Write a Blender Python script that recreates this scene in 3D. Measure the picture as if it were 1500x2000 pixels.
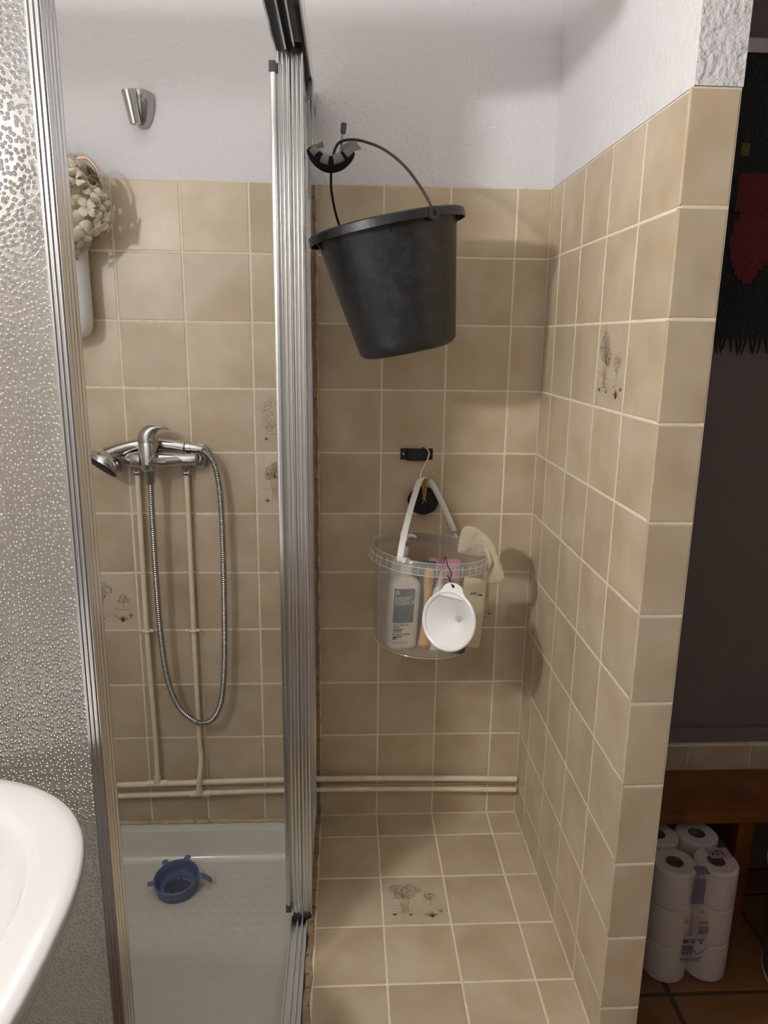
import bpy, bmesh, math, random
from mathutils import Vector, Matrix, Euler, noise

# ---------------------------------------------------------------- scene / camera / light
sc = bpy.context.scene
for o in list(bpy.data.objects):
    bpy.data.objects.remove(o)
C = sc.collection
cam_d = bpy.data.cameras.new('camera')
cam_d.sensor_fit = 'VERTICAL'
cam_d.sensor_height = 36.0
cam_d.lens = 1432.94 / 2000 * 36.0
cam_d.clip_start = 0.01
cam = bpy.data.objects.new('camera', cam_d)
C.objects.link(cam)
cr = Vector((0.99869769, -0.0492805, 0.01320456))
cf = Vector((0.05099564, 0.97204228, -0.22920132))
cu = Vector((-0.00154024, 0.2295762, 0.97328947))
cam.matrix_world = Matrix(((cr.x, cu.x, -cf.x, -0.46135), (cr.y, cu.y, -cf.y, -1.74871), (cr.z, cu.z, -cf.z, 1.25552), (0, 0, 0, 1)))
sc.camera = cam
w = bpy.data.worlds.new('world')
sc.world = w
w.use_nodes = True
w.node_tree.nodes['Background'].inputs[0].default_value = (0.5, 0.47, 0.45, 1)
w.node_tree.nodes['Background'].inputs[1].default_value = 0.05
vs = sc.view_settings
vs.view_transform = 'Standard'
vs.look = 'None'
vs.gamma = 1.0
vs.use_curve_mapping = False
vs.exposure = 0.0
LAMP_POS = (-1.30, -1.42, 1.64)
LAMP_STRENGTH = 800.0
LAMP_COLOR = (1.0, 0.97, 0.95)
sc.cycles.max_bounces = 8
sc.cycles.diffuse_bounces = 3
sc.cycles.glossy_bounces = 3
R = random.Random(7)
PI = math.pi

# ---------------------------------------------------------------- helpers
def lin(c):
    return tuple((v / 12.92 if v <= 0.04045 else ((v + 0.055) / 1.055) ** 2.4) for v in c)
def s255(r, g, b):
    return lin((r / 255, g / 255, b / 255))

class NT:
    def __init__(self, name):
        self.m = bpy.data.materials.new(name)
        self.m.use_nodes = True
        self.t = self.m.node_tree
        self.n = self.t.nodes
        self.bsdf = self.n['Principled BSDF']
        self.out = self.n['Material Output']
    def add(self, kind, **kw):
        x = self.n.new(kind)
        for k, v in kw.items():
            if k.startswith('i_'):
                x.inputs[k[2:].replace('_', ' ')].default_value = v
            else:
                setattr(x, k, v)
        return x
    def link(self, a, b):
        self.t.links.new(a, b)
    def noise(self, scale, detail=2.0, coord='Object', rough=0.5, vec=None):
        nz = self.add('ShaderNodeTexNoise')
        nz.inputs['Scale'].default_value = scale
        nz.inputs['Detail'].default_value = detail
        nz.inputs['Roughness'].default_value = rough
        if vec is None:
            tc = self.add('ShaderNodeTexCoord')
            vec = tc.outputs[coord]
        self.link(vec, nz.inputs['Vector'])
        return nz
    def ramp(self, src, stops):
        r = self.add('ShaderNodeValToRGB')
        e = r.color_ramp.elements
        while len(e) < len(stops):
            e.new(0.5)
        for i, (p, c) in enumerate(stops):
            e[i].position = p
            e[i].color = (*c, 1)
        self.link(src, r.inputs['Fac'])
        return r
    def bump(self, height, strength, dist):
        b = self.add('ShaderNodeBump')
        b.inputs['Strength'].default_value = strength
        b.inputs['Distance'].default_value = dist
        self.link(height, b.inputs['Height'])
        return b

def pbr(name, col, rough=0.5, metal=0.0, coat=0.0, bump=None, var=None, spec=0.5, trans=0.0, alpha=None, sss=0.0):
    """procedural principled material; var=(scale, colour2) mottles, bump=(scale, strength, dist)"""
    k = NT(name)
    b = k.bsdf
    b.inputs['Base Color'].default_value = (*col, 1)
    b.inputs['Roughness'].default_value = rough
    b.inputs['Metallic'].default_value = metal
    b.inputs['Coat Weight'].default_value = coat
    b.inputs['Coat Roughness'].default_value = 0.08
    b.inputs['Specular IOR Level'].default_value = spec
    b.inputs['Transmission Weight'].default_value = trans
    if var:
        nz = k.noise(var[0], 2.0)
        r = k.ramp(nz.outputs['Fac'], [(0.3, col), (0.7, var[1])])
        k.link(r.outputs['Color'], b.inputs['Base Color'])
    if bump:
        nz = k.noise(bump[0], 1.0)
        k.link(k.bump(nz.outputs['Fac'], bump[1], bump[2]).outputs['Normal'], b.inputs['Normal'])
    return k.m

def facing_gloss(k, base, amount, normal=None):
    lw = k.add('ShaderNodeLayerWeight')
    lw.inputs['Blend'].default_value = 0.5
    if normal is not None:
        k.link(normal, lw.inputs['Normal'])
    pw = k.add('ShaderNodeMath', operation='POWER')
    k.link(lw.outputs['Facing'], pw.inputs[0])
    pw.inputs[1].default_value = 4.0
    ma = k.add('ShaderNodeMath', operation='MULTIPLY_ADD')
    k.link(pw.outputs[0], ma.inputs[0])
    ma.inputs[1].default_value = amount
    ma.inputs[2].default_value = base
    return ma.outputs[0]
# ---- materials
def tile_mat(name, cols, rough=0.36):
    k = NT(name)
    oi = k.add('ShaderNodeObjectInfo')
    tc = k.add('ShaderNodeTexCoord')
    mul = k.add('ShaderNodeVectorMath', operation='SCALE')
    comb = k.add('ShaderNodeCombineXYZ')
    for i in range(3):
        k.link(oi.outputs['Random'], comb.inputs[i])
    k.link(comb.outputs[0], mul.inputs[0])
    mul.inputs['Scale'].default_value = 37.0
    ad = k.add('ShaderNodeVectorMath', operation='ADD')
    k.link(tc.outputs['Object'], ad.inputs[0])
    k.link(mul.outputs[0], ad.inputs[1])
    n1 = k.noise(11.0, 3.0, vec=ad.outputs[0], rough=0.45)
    r1 = k.ramp(n1.outputs['Fac'], [(0.30, cols[0]), (0.5, cols[1]), (0.68, cols[2])])
    n2 = k.noise(19.0, 2.0, vec=ad.outputs[0])
    mx = k.add('ShaderNodeMix', data_type='RGBA', blend_type='MIX')
    r2 = k.ramp(n2.outputs['Fac'], [(0.5, (0, 0, 0)), (0.75, (0.45, 0.45, 0.45))])
    k.link(r2.outputs['Color'], mx.inputs['Factor'])
    k.link(r1.outputs['Color'], mx.inputs['A'])
    mx.inputs['B'].default_value = (*cols[3], 1)
    hv = k.add('ShaderNodeHueSaturation')
    mr = k.add('ShaderNodeMapRange')
    mr.inputs['To Min'].default_value = 0.93
    mr.inputs['To Max'].default_value = 1.06
    k.link(oi.outputs['Random'], mr.inputs['Value'])
    k.link(mr.outputs[0], hv.inputs['Value'])
    k.link(mx.outputs['Result'], hv.inputs['Color'])
    k.link(hv.outputs['Color'], k.bsdf.inputs['Base Color'])
    k.bsdf.inputs['Roughness'].default_value = rough
    k.bsdf.inputs['Specular IOR Level'].default_value = 0.75
    n3 = k.noise(35.0, 2.0, vec=ad.outputs[0])
    k.link(k.bump(n3.outputs['Fac'], 0.12, 0.004).outputs['Normal'], k.bsdf.inputs['Normal'])
    return k.m
TC = [s255(186, 167, 138), s255(197, 180, 153), s255(206, 190, 166), s255(202, 176, 138)]
M_TILE = tile_mat('glazed_beige_tile', TC)
M_TILE_DECOR = tile_mat('glazed_beige_print_tile', [s255(196, 178, 152), s255(203, 187, 163), s255(208, 194, 172), s255(203, 182, 150)])
M_TERRA = tile_mat('terracotta_tile', [s255(122, 84, 46), s255(136, 94, 54), s255(146, 104, 62), s255(128, 80, 44)], 0.5)
M_GROUT = pbr('cream_grout', s255(240, 230, 212), 0.8, var=(60, s255(228, 214, 190)), bump=(400, 0.3, 0.001))
M_GROUT_DARK = pbr('dark_grout', s255(84, 66, 44), 0.9, bump=(300, 0.4, 0.001))
M_PRINT = pbr('brown_tile_print', s255(96, 72, 46), 0.45, var=(200, s255(122, 94, 62)))
M_PRINT_DARK = pbr('dark_brown_tile_print', s255(84, 62, 38), 0.45)
def plaster(name, col, s1, st):
    k = NT(name)
    k.bsdf.inputs['Base Color'].default_value = (*col, 1)
    k.bsdf.inputs['Roughness'].default_value = 0.75
    k.bsdf.inputs['Specular IOR Level'].default_value = 0.25
    n1 = k.noise(s1, 3.0, rough=0.55)
    n2 = k.noise(s1 * 0.35, 2.0)
    mth = k.add('ShaderNodeMath', operation='ADD')
    k.link(n1.outputs['Fac'], mth.inputs[0])
    k.link(n2.outputs['Fac'], mth.inputs[1])
    k.link(k.bump(mth.outputs[0], st, 0.004).outputs['Normal'], k.bsdf.inputs['Normal'])
    return k.m
M_PLASTER = plaster('white_textured_plaster', s255(228, 226, 228), 120.0, 0.6)
M_PLASTER_R = plaster('white_rough_plaster', s255(228, 226, 228), 130.0, 1.0)
M_CEIL = pbr('ceiling_paint', s255(242, 240, 236), 0.8, bump=(120, 0.2, 0.002))
M_WALLROOM = pbr('room_wall_paint', s255(232, 228, 222), 0.8, bump=(120, 0.2, 0.002))
M_WALLFRONT = pbr('front_wall_paint', s255(200, 196, 190), 0.8, bump=(120, 0.2, 0.002))
M_WALLDARK = pbr('dark_taupe_paint', s255(128, 116, 114), 0.6, bump=(160, 0.1, 0.002))
M_ALU = pbr('bright_aluminium', (0.80, 0.81, 0.82), 0.21, 1.0)
M_ALU_MAT = pbr('matt_aluminium', (0.62, 0.61, 0.60), 0.38, 1.0)
M_CHROME = pbr('chrome', (0.58, 0.575, 0.57), 0.13, 1.0, bump=(60, 0.03, 0.001))
M_CHROME_DULL = pbr('dull_chrome', (0.42, 0.41, 0.40), 0.22, 1.0)
M_RUBBER = pbr('grey_rubber', s255(92, 92, 92), 0.7)
M_BLACKRUB = pbr('black_plastic', s255(22, 22, 23), 0.5)
def panel_mat():
    k = NT('textured_acrylic')
    tc = k.add('ShaderNodeTexCoord')
    sp_ = k.add('ShaderNodeSeparateXYZ')
    k.link(tc.outputs['Object'], sp_.inputs[0])
    sm = k.add('ShaderNodeMath', operation='ADD')
    k.link(sp_.outputs[0], sm.inputs[0])
    k.link(sp_.outputs[1], sm.inputs[1])
    cb_ = k.add('ShaderNodeCombineXYZ')
    k.link(sm.outputs[0], cb_.inputs[0])
    k.link(sp_.outputs[2], cb_.inputs[1])
    vo = k.add('ShaderNodeTexVoronoi', feature='F1', voronoi_dimensions='2D')
    vo.inputs['Scale'].default_value = 165.0
    k.link(cb_.outputs[0], vo.inputs['Vector'])
    mr = k.add('ShaderNodeMapRange', interpolation_type='SMOOTHSTEP')
    mr.inputs['From Min'].default_value = 0.02
    mr.inputs['From Max'].default_value = 0.48
    mr.inputs['To Min'].default_value = 1.0
    mr.inputs['To Max'].default_value = 0.0
    k.link(vo.outputs['Distance'], mr.inputs['Value'])
    bp = k.bump(mr.outputs[0], 1.0, 0.0020)
    dif = k.add('ShaderNodeBsdfDiffuse')
    dif.inputs['Color'].default_value = (0.42, 0.405, 0.40, 1)
    tr = k.add('ShaderNodeBsdfTranslucent')
    tr.inputs['Color'].default_value = (0.95, 0.95, 0.95, 1)
    gl = k.add('ShaderNodeBsdfGlossy')
    gl.inputs['Roughness'].default_value = 0.20
    gl.inputs['Color'].default_value = (1, 1, 1, 1)
    tp = k.add('ShaderNodeBsdfTransparent')
    tp.inputs['Color'].default_value = (0.95, 0.95, 0.95, 1)
    for s in (dif, tr, gl):
        k.link(bp.outputs['Normal'], s.inputs['Normal'])
    m1 = k.add('ShaderNodeMixShader')
    m1.inputs[0].default_value = 0.93
    k.link(dif.outputs[0], m1.inputs[1])
    k.link(tr.outputs[0], m1.inputs[2])
    m2 = k.add('ShaderNodeMixShader')
    m2.inputs[0].default_value = 0.36
    k.link(m1.outputs[0], m2.inputs[1])
    k.link(tp.outputs[0], m2.inputs[2])
    m3 = k.add('ShaderNodeMixShader')
    k.link(facing_gloss(k, 0.145, 0.5, bp.outputs['Normal']), m3.inputs[0])
    k.link(m2.outputs[0], m3.inputs[1])
    k.link(gl.outputs[0], m3.inputs[2])
    k.link(m3.outputs[0], k.out.inputs['Surface'])
    return k.m
M_PANEL = panel_mat()
def clear_face_mat():
    k = NT('clear_acrylic_edge')
    tp = k.add('ShaderNodeBsdfTransparent')
    tp.inputs['Color'].default_value = (0.97, 0.97, 0.97, 1)
    k.link(tp.outputs[0], k.out.inputs['Surface'])
    return k.m
M_PANELBACK = clear_face_mat()
def panel_obj(bm, parent, nrm):
    o = obj('textured_panel', bm, M_PANEL, parent, smooth=False)
    o.data.materials.append(M_PANELBACK)
    for p in o.data.polygons:
        p.material_index = 0 if p.normal.dot(Vector(nrm)) > 0.9 else 1
    return o
def milky(name, col, clear, gloss_rough=0.12, diff=0.5):
    """thin translucent plastic: clear share passes straight, rest scatters"""
    k = NT(name)
    nz = k.noise(30, 2.0)
    mr = k.add('ShaderNodeMapRange')
    mr.inputs['To Min'].default_value = clear - 0.05
    mr.inputs['To Max'].default_value = clear + 0.05
    k.link(nz.outputs['Fac'], mr.inputs['Value'])
    dif = k.add('ShaderNodeBsdfDiffuse')
    dif.inputs['Color'].default_value = (*col, 1)
    tr = k.add('ShaderNodeBsdfTranslucent')
    tr.inputs['Color'].default_value = (*col, 1)
    tp = k.add('ShaderNodeBsdfTransparent')
    tp.inputs['Color'].default_value = (*[min(1, 0.5 + 0.55 * c) for c in col], 1)
    m1 = k.add('ShaderNodeMixShader')
    m1.inputs[0].default_value = 1 - diff
    k.link(dif.outputs[0], m1.inputs[1])
    k.link(tr.outputs[0], m1.inputs[2])
    m2 = k.add('ShaderNodeMixShader')
    k.link(mr.outputs[0], m2.inputs[0])
    k.link(m1.outputs[0], m2.inputs[1])
    k.link(tp.outputs[0], m2.inputs[2])
    gl = k.add('ShaderNodeBsdfGlossy')
    gl.inputs['Roughness'].default_value = gloss_rough
    m3 = k.add('ShaderNodeMixShader')
    k.link(facing_gloss(k, 0.03, 0.35), m3.inputs[0])
    k.link(m2.outputs[0], m3.inputs[1])
    k.link(gl.outputs[0], m3.inputs[2])
    k.link(m3.outputs[0], k.out.inputs['Surface'])
    return k.m
M_CLEAR = milky('clear_polypropylene', (0.97, 0.94, 0.92), 0.88)
M_CLEAR_RIM = milky('clear_polypropylene_rim', (0.96, 0.94, 0.92), 0.89)
M_BEAD = milky('clear_polypropylene_bead', (1.0, 0.98, 0.96), 0.50)
M_WRAP = milky('clear_wrap_film', (0.80, 0.77, 0.77), 0.93, 0.1)
M_ENAMEL = pbr('white_acrylic', s255(222, 219, 208), 0.28, coat=0.3)
def tray_floor_mat():
    k = NT('dimpled_white_acrylic')
    k.bsdf.inputs['Base Color'].default_value = (*s255(222, 219, 208), 1)
    k.bsdf.inputs['Roughness'].default_value = 0.33
    tc = k.add('ShaderNodeTexCoord')
    vo = k.add('ShaderNodeTexVoronoi', feature='F1')
    vo.inputs['Scale'].default_value = 34.0
    vo.inputs['Randomness'].default_value = 0.12
    k.link(tc.outputs['Object'], vo.inputs['Vector'])
    mr = k.add('ShaderNodeMapRange', interpolation_type='SMOOTHSTEP')
    mr.inputs['From Min'].default_value = 0.25
    mr.inputs['From Max'].default_value = 0.5
    k.link(vo.outputs['Distance'], mr.inputs['Value'])
    k.link(k.bump(mr.outputs[0], 0.32, 0.003).outputs['Normal'], k.bsdf.inputs['Normal'])
    return k.m
M_TRAYFLOOR = tray_floor_mat()
M_CERAMIC = pbr('white_ceramic', s255(205, 202, 201), 0.12, coat=0.6)
M_PIPE = pbr('cream_pipe_paint', s255(240, 230, 204), 0.42, var=(25, s255(228, 214, 184)), bump=(90, 0.15, 0.002))
def caulk_mat(name, c0, c1, dark):
    k = NT(name)
    n1 = k.noise(40, 4.0)
    r1 = k.ramp(n1.outputs['Fac'], [(0.35, c0), (0.6, c1)])
    n2 = k.noise(95, 3.0)
    r2 = k.ramp(n2.outputs['Fac'], [(0.60, (0, 0, 0)), (0.70, (1, 1, 1))])
    mx = k.add('ShaderNodeMix', data_type='RGBA')
    k.link(r2.outputs['Color'], mx.inputs['Factor'])
    k.link(r1.outputs['Color'], mx.inputs['A'])
    mx.inputs['B'].default_value = (*dark, 1)
    k.link(mx.outputs['Result'], k.bsdf.inputs['Base Color'])
    k.bsdf.inputs['Roughness'].default_value = 0.7
    k.link(k.bump(n2.outputs['Fac'], 0.5, 0.003).outputs['Normal'], k.bsdf.inputs['Normal'])
    return k.m
M_CAULK = caulk_mat('mouldy_sealant', s255(150, 128, 100), s255(178, 158, 128), s255(70, 50, 34))
M_CAULK_TRAY = caulk_mat('spotted_cream_sealant', s255(205, 190, 165), s255(190, 172, 145), s255(150, 126, 98))
def bucket_mat():
    k = NT('scuffed_black_plastic')
    n1 = k.noise(45, 6.0, rough=0.7)
    r1 = k.ramp(n1.outputs['Fac'], [(0.45, s255(30, 30, 31)), (0.75, s255(52, 54, 56))])
    k.link(r1.outputs['Color'], k.bsdf.inputs['Base Color'])
    k.bsdf.inputs['Roughness'].default_value = 0.38
    n2 = k.noise(260, 3.0)
    k.link(k.bump(n2.outputs['Fac'], 0.12, 0.001).outputs['Normal'], k.bsdf.inputs['Normal'])
    return k.m
M_BUCKET = bucket_mat()
M_WIRE = pbr('dark_coated_wire', s255(70, 62, 58), 0.4, 0.6)
M_FOAM = pbr('black_foam', s255(22, 21, 22), 0.9, bump=(300, 0.4, 0.001))
M_TAPE = pbr('grey_tape', s255(150, 150, 146), 0.45, bump=(120, 0.5, 0.002))
M_TAPE_OLIVE = pbr('olive_tape', s255(150, 148, 120), 0.5, bump=(120, 0.4, 0.002))
M_COPPER = pbr('rose_gold', (0.85, 0.56, 0.42), 0.18, 1.0)
M_WHITE = pbr('white_plastic', s255(232, 230, 226), 0.35, bump=(40, 0.03, 0.002))
M_WHITEGLOW = pbr('white_funnel_plastic', s255(240, 238, 236), 0.3, coat=0.3)
M_GREYHOLE = pbr('funnel_throat_plastic', s255(175, 172, 170), 0.5)
def pumice_mat():
    k = NT('black_lava_stone')
    k.bsdf.inputs['Base Color'].default_value = (*s255(38, 30, 28), 1)
    k.bsdf.inputs['Roughness'].default_value = 0.8
    tc = k.add('ShaderNodeTexCoord')
    vo = k.add('ShaderNodeTexVoronoi', feature='F1')
    vo.inputs['Scale'].default_value = 260.0
    k.link(tc.outputs['Object'], vo.inputs['Vector'])
    k.link(k.bump(vo.outputs['Distance'], 1.0, 0.006).outputs['Normal'], k.bsdf.inputs['Normal'])
    return k.m
M_PUMICE = pumice_mat()
M_JUTE = pbr('jute_cord', s255(168, 130, 72), 0.85, bump=(600, 0.6, 0.001))
def knit_mat(name, c0, c1, scale=420.0, st=0.9):
    k = NT(name)
    tc = k.add('ShaderNodeTexCoord')
    vo = k.add('ShaderNodeTexVoronoi', feature='F1')
    vo.inputs['Scale'].default_value = scale
    k.link(tc.outputs['Object'], vo.inputs['Vector'])
    r = k.ramp(vo.outputs['Distance'], [(0.1, c0), (0.7, c1)])
    k.link(r.outputs['Color'], k.bsdf.inputs['Base Color'])
    k.bsdf.inputs['Roughness'].default_value = 0.95
    k.bsdf.inputs['Sheen Weight'].default_value = 0.3
    k.link(k.bump(vo.outputs['Distance'], st, 0.003).outputs['Normal'], k.bsdf.inputs['Normal'])
    return k.m
M_KNIT = knit_mat('cream_terry_knit', s255(240, 228, 204), s255(206, 190, 162), 620.0, 0.8)
M_BOTTLE = pbr('white_bottle_plastic', s255(226, 218, 208), 0.3, coat=0.2)
M_LABELTEAL = pbr('teal_label', s255(72, 96, 98), 0.4, var=(45, s255(58, 78, 84)))
M_LABELTEAL2 = pbr('pale_teal_label', s255(98, 122, 122), 0.4)
M_LABELTXT = pbr('cream_label_ink', s255(218, 220, 208), 0.5)
M_INK = pbr('dark_label_ink', s255(62, 62, 58), 0.5)
M_WOOD = pbr('pale_beech', s255(218, 176, 118), 0.4, var=(30, s255(206, 158, 98)))
M_WOODRED = pbr('reddish_wood', s255(176, 106, 70), 0.45)
M_PINK = pbr('pink_pack', s255(206, 152, 172), 0.4, var=(60, s255(190, 130, 158)))
M_TEALBOX = pbr('teal_pack', s255(52, 82, 88), 0.45)
M_CREAMTUBE = pbr('cream_tube', s255(214, 206, 172), 0.4)
M_DKGREEN = pbr('dark_green_lid', s255(72, 80, 70), 0.5)
M_BLUE = milky('blue_silicone', s255(170, 180, 206), 0.82, 0.3, 0.6)
M_BLUE2 = pbr('blue_silicone_solid', s255(106, 118, 152), 0.45)
M_STEELDARK = pbr('dark_steel_grille', (0.16, 0.15, 0.14), 0.35, 0.9)
M_PETAL = pbr('cream_petal_plastic', s255(252, 243, 222), 0.42, var=(40, s255(244, 232, 206)), bump=(60, 0.2, 0.003))
M_PINEWOOD = pbr('varnished_pine', s255(136, 82, 36), 0.4, var=(14, s255(108, 62, 26)))
M_PAPER = pbr('tissue_paper', s255(238, 228, 222), 0.95, bump=(160, 0.4, 0.002))
M_CARD = pbr('brown_card_core', s255(120, 104, 92), 0.9)
M_PURPLE = pbr('purple_print', s255(74, 62, 108), 0.6)
M_NAVY = pbr('navy_print', s255(78, 80, 120), 0.6)
M_YELLOW = pbr('yellow_print', s255(170, 142, 60), 0.6)
M_PINKWRAP = pbr('pink_wrap_print', s255(190, 158, 172), 0.5)
M_TAP = knit_mat('black_wool', s255(8, 11, 14), s255(14, 16, 20))
M_TAPRED = knit_mat('red_wool', s255(140, 12, 26), s255(110, 8, 20))
M_TAPOLIVE = knit_mat('olive_wool', s255(126, 122, 66), s255(104, 100, 52))
M_TAPTEAL = knit_mat('teal_black_wool', s255(14, 30, 36), s255(10, 22, 28))
M_FRINGE = pbr('dark_fringe_wool', s255(42, 36, 36), 0.95)
M_BIN = pbr('grey_bin_plastic', s255(120, 112, 110), 0.4)
M_BINRIM = pbr('pale_bin_edge', s255(200, 192, 188), 0.4)
M_BASKET = pbr('striped_basket_pale', s255(190, 176, 160), 0.8)
M_BASKETD = pbr('striped_basket_dark', s255(74, 62, 54), 0.8)
M_MAT = knit_mat('reflection_mat_grey', s255(150, 150, 150), s255(120, 120, 120))  # only on the added unseen mat that greys the post reflections
M_SHADE = pbr('lamp_base_white', s255(225, 222, 218), 0.5)
def emis(name, col, st):
    k = NT(name)
    e = k.add('ShaderNodeEmission')
    e.inputs['Color'].default_value = (*col, 1)
    e.inputs['Strength'].default_value = st
    k.link(e.outputs[0], k.out.inputs['Surface'])
    return k.m
M_BULB = emis('lit_bulb', LAMP_COLOR, LAMP_STRENGTH)

# ---- object helpers
def root_of(o):
    while o.parent:
        o = o.parent
    return o
def tag(o, label=None, cat=None, group=None, kind=None):
    for k, v in (('label', label), ('category', cat), ('group', group), ('kind', kind)):
        if v:
            o[k] = v
    return o
def thing(name, loc, label, cat, group=None, rot=(0, 0, 0)):
    o = bpy.data.objects.new(name, None)
    o.empty_display_size = 0.02
    C.objects.link(o)
    o.location = loc
    o.rotation_euler = rot
    return tag(o, label, cat, group)
def obj(name, bm, mat, parent=None, smooth=True, local=False, angle=40):
    """local=False: geometry is in world space and is moved into the frame of the unrotated root"""
    me = bpy.data.meshes.new(name)
    bmesh.ops.recalc_face_normals(bm, faces=bm.faces)
    if smooth:
        for f in bm.faces:
            f.smooth = True
        for e in bm.edges:
            if len(e.link_faces) == 2 and e.calc_face_angle(0) > math.radians(angle):
                e.smooth = False
    bm.to_mesh(me)
    bm.free()
    o = bpy.data.objects.new(name, me)
    C.objects.link(o)
    if mat:
        me.materials.append(mat)
    if parent:
        o.parent = parent
        if not local:
            me.transform(Matrix.Translation(-Vector(root_of(parent).location)))
    return o
def BM():
    return bmesh.new()
def box(bm, x0, x1, y0, y1, z0, z1, bev=0.0, seg=2):
    r = bmesh.ops.create_cube(bm, size=1.0)
    for v in r['verts']:
        v.co = Vector(((x0 + x1) / 2 + v.co.x * (x1 - x0), (y0 + y1) / 2 + v.co.y * (y1 - y0), (z0 + z1) / 2 + v.co.z * (z1 - z0)))
    if bev > 0:
        es = set()
        for v in r['verts']:
            es.update(v.link_edges)
        bmesh.ops.bevel(bm, geom=list(es), offset=bev, segments=seg, affect='EDGES', profile=0.6)
    return bm
def frame_for(d):
    d = d.normalized()
    a = Vector((0, 0, 1)) if abs(d.z) < 0.9 else Vector((1, 0, 0))
    u = d.cross(a).normalized()
    return u, d.cross(u).normalized()
def smooth_path(pts, n=8):
    P = [Vector(p) for p in pts]
    out = []
    for i in range(len(P) - 1):
        p0 = P[i - 1] if i > 0 else P[i] * 2 - P[i + 1]
        p1, p2 = P[i], P[i + 1]
        p3 = P[i + 2] if i + 2 < len(P) else P[i + 1] * 2 - P[i]
        for k in range(n):
            t = k / n
            out.append(0.5 * ((2 * p1) + (p2 - p0) * t + (2 * p0 - 5 * p1 + 4 * p2 - p3) * t * t + (3 * p1 - p0 - 3 * p2 + p3) * t ** 3))
    out.append(P[-1])
    return out
def tube(bm, pts, rad, seg=10, cap=True, sx=1.0, sy=1.0, up=None):
    """sweep; rad: number or list; sx, sy scale the section (up fixes its orientation)"""
    P = [Vector(p) for p in pts]
    n = len(P)
    rr = rad if isinstance(rad, (list, tuple)) else [rad] * n
    u = None
    rings = []
    for i in range(n):
        d = (P[min(i + 1, n - 1)] - P[max(i - 1, 0)])
        if d.length < 1e-9:
            d = Vector((0, 0, 1))
        d.normalize()
        if up is not None:
            u = (Vector(up) - d * Vector(up).dot(d)).normalized()
        elif u is None:
            u = frame_for(d)[0]
        else:
            u = (u - d * u.dot(d)).normalized()
        v = d.cross(u)
        rings.append([bm.verts.new(P[i] + u * (math.cos(2 * PI * k / seg) * rr[i] * sx) + v * (math.sin(2 * PI * k / seg) * rr[i] * sy)) for k in range(seg)])
    for a, b in zip(rings, rings[1:]):
        for k in range(seg):
            bm.faces.new((a[k], a[(k + 1) % seg], b[(k + 1) % seg], b[k]))
    if cap:
        bm.faces.new(rings[0])
        bm.faces.new(rings[-1])
    return bm
def lathe(bm, prof, seg=32, mat=None, close=False):
    """prof: (r, z) list; r=0 ends are poles"""
    mt = mat or Matrix.Identity(4)
    rings = []
    for r, z in prof:
        if r < 1e-7:
            rings.append([bm.verts.new(mt @ Vector((0, 0, z)))])
        else:
            rings.append([bm.verts.new(mt @ Vector((r * math.cos(2 * PI * k / seg), r * math.sin(2 * PI * k / seg), z))) for k in range(seg)])
    pairs = list(zip(rings, rings[1:]))
    if close:
        pairs.append((rings[-1], rings[0]))
    for a, b in pairs:
        for k in range(seg):
            q = (k + 1) % seg
            if len(a) == 1 and len(b) == 1:
                continue
            if len(a) == 1:
                bm.faces.new((a[0], b[q], b[k]))
            elif len(b) == 1:
                bm.faces.new((a[k], a[q], b[0]))
            else:
                bm.faces.new((a[k], a[q], b[q], b[k]))
    return bm
def prism(bm, outline, z0, z1, mat=None):
    """outline (x, y) list extruded from z0 to z1, then moved by mat"""
    mt = mat or Matrix.Identity(4)
    a = [bm.verts.new(mt @ Vector((x, y, z0))) for x, y in outline]
    b = [bm.verts.new(mt @ Vector((x, y, z1))) for x, y in outline]
    n = len(a)
    for i in range(n):
        j = (i + 1) % n
        bm.faces.new((a[i], a[j], b[j], b[i]))
    bm.faces.new(a)
    bm.faces.new(b)
    return bm
def quad(bm, mt, u0, u1, v0, v1, z=0.0):
    bm.faces.new([bm.verts.new(mt @ Vector(p)) for p in ((u0, v0, z), (u1, v0, z), (u1, v1, z), (u0, v1, z))])
def axis_matrix(origin, d):
    """local z along d"""
    d = Vector(d).normalized()
    u, v = frame_for(d)
    m = Matrix((u, v, d)).transposed().to_4x4()
    if m.to_3x3().determinant() < 0:
        m = Matrix((v, u, d)).transposed().to_4x4()
    m.translation = Vector(origin)
    return m
def basis(origin, ex, ey, ez):
    m = Matrix((Vector(ex), Vector(ey), Vector(ez))).transposed().to_4x4()
    m.translation = Vector(origin)
    return m
def text_bm(txt, size, mt, bold=0.0, align='LEFT', sx=1.0):
    cu_ = bpy.data.curves.new('t', 'FONT')
    cu_.body = txt
    cu_.size = size
    cu_.align_x = align
    cu_.offset = bold
    cu_.resolution_u = 3
    o = bpy.data.objects.new('t', cu_)
    C.objects.link(o)
    bpy.context.view_layer.update()
    me = bpy.data.meshes.new_from_object(o)
    bpy.data.objects.remove(o)
    bm = BM()
    bm.from_mesh(me)
    bpy.data.meshes.remove(me)
    for v in bm.verts:
        v.co = mt @ Vector((v.co.x * sx, v.co.y, v.co.z))
    return bm

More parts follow.
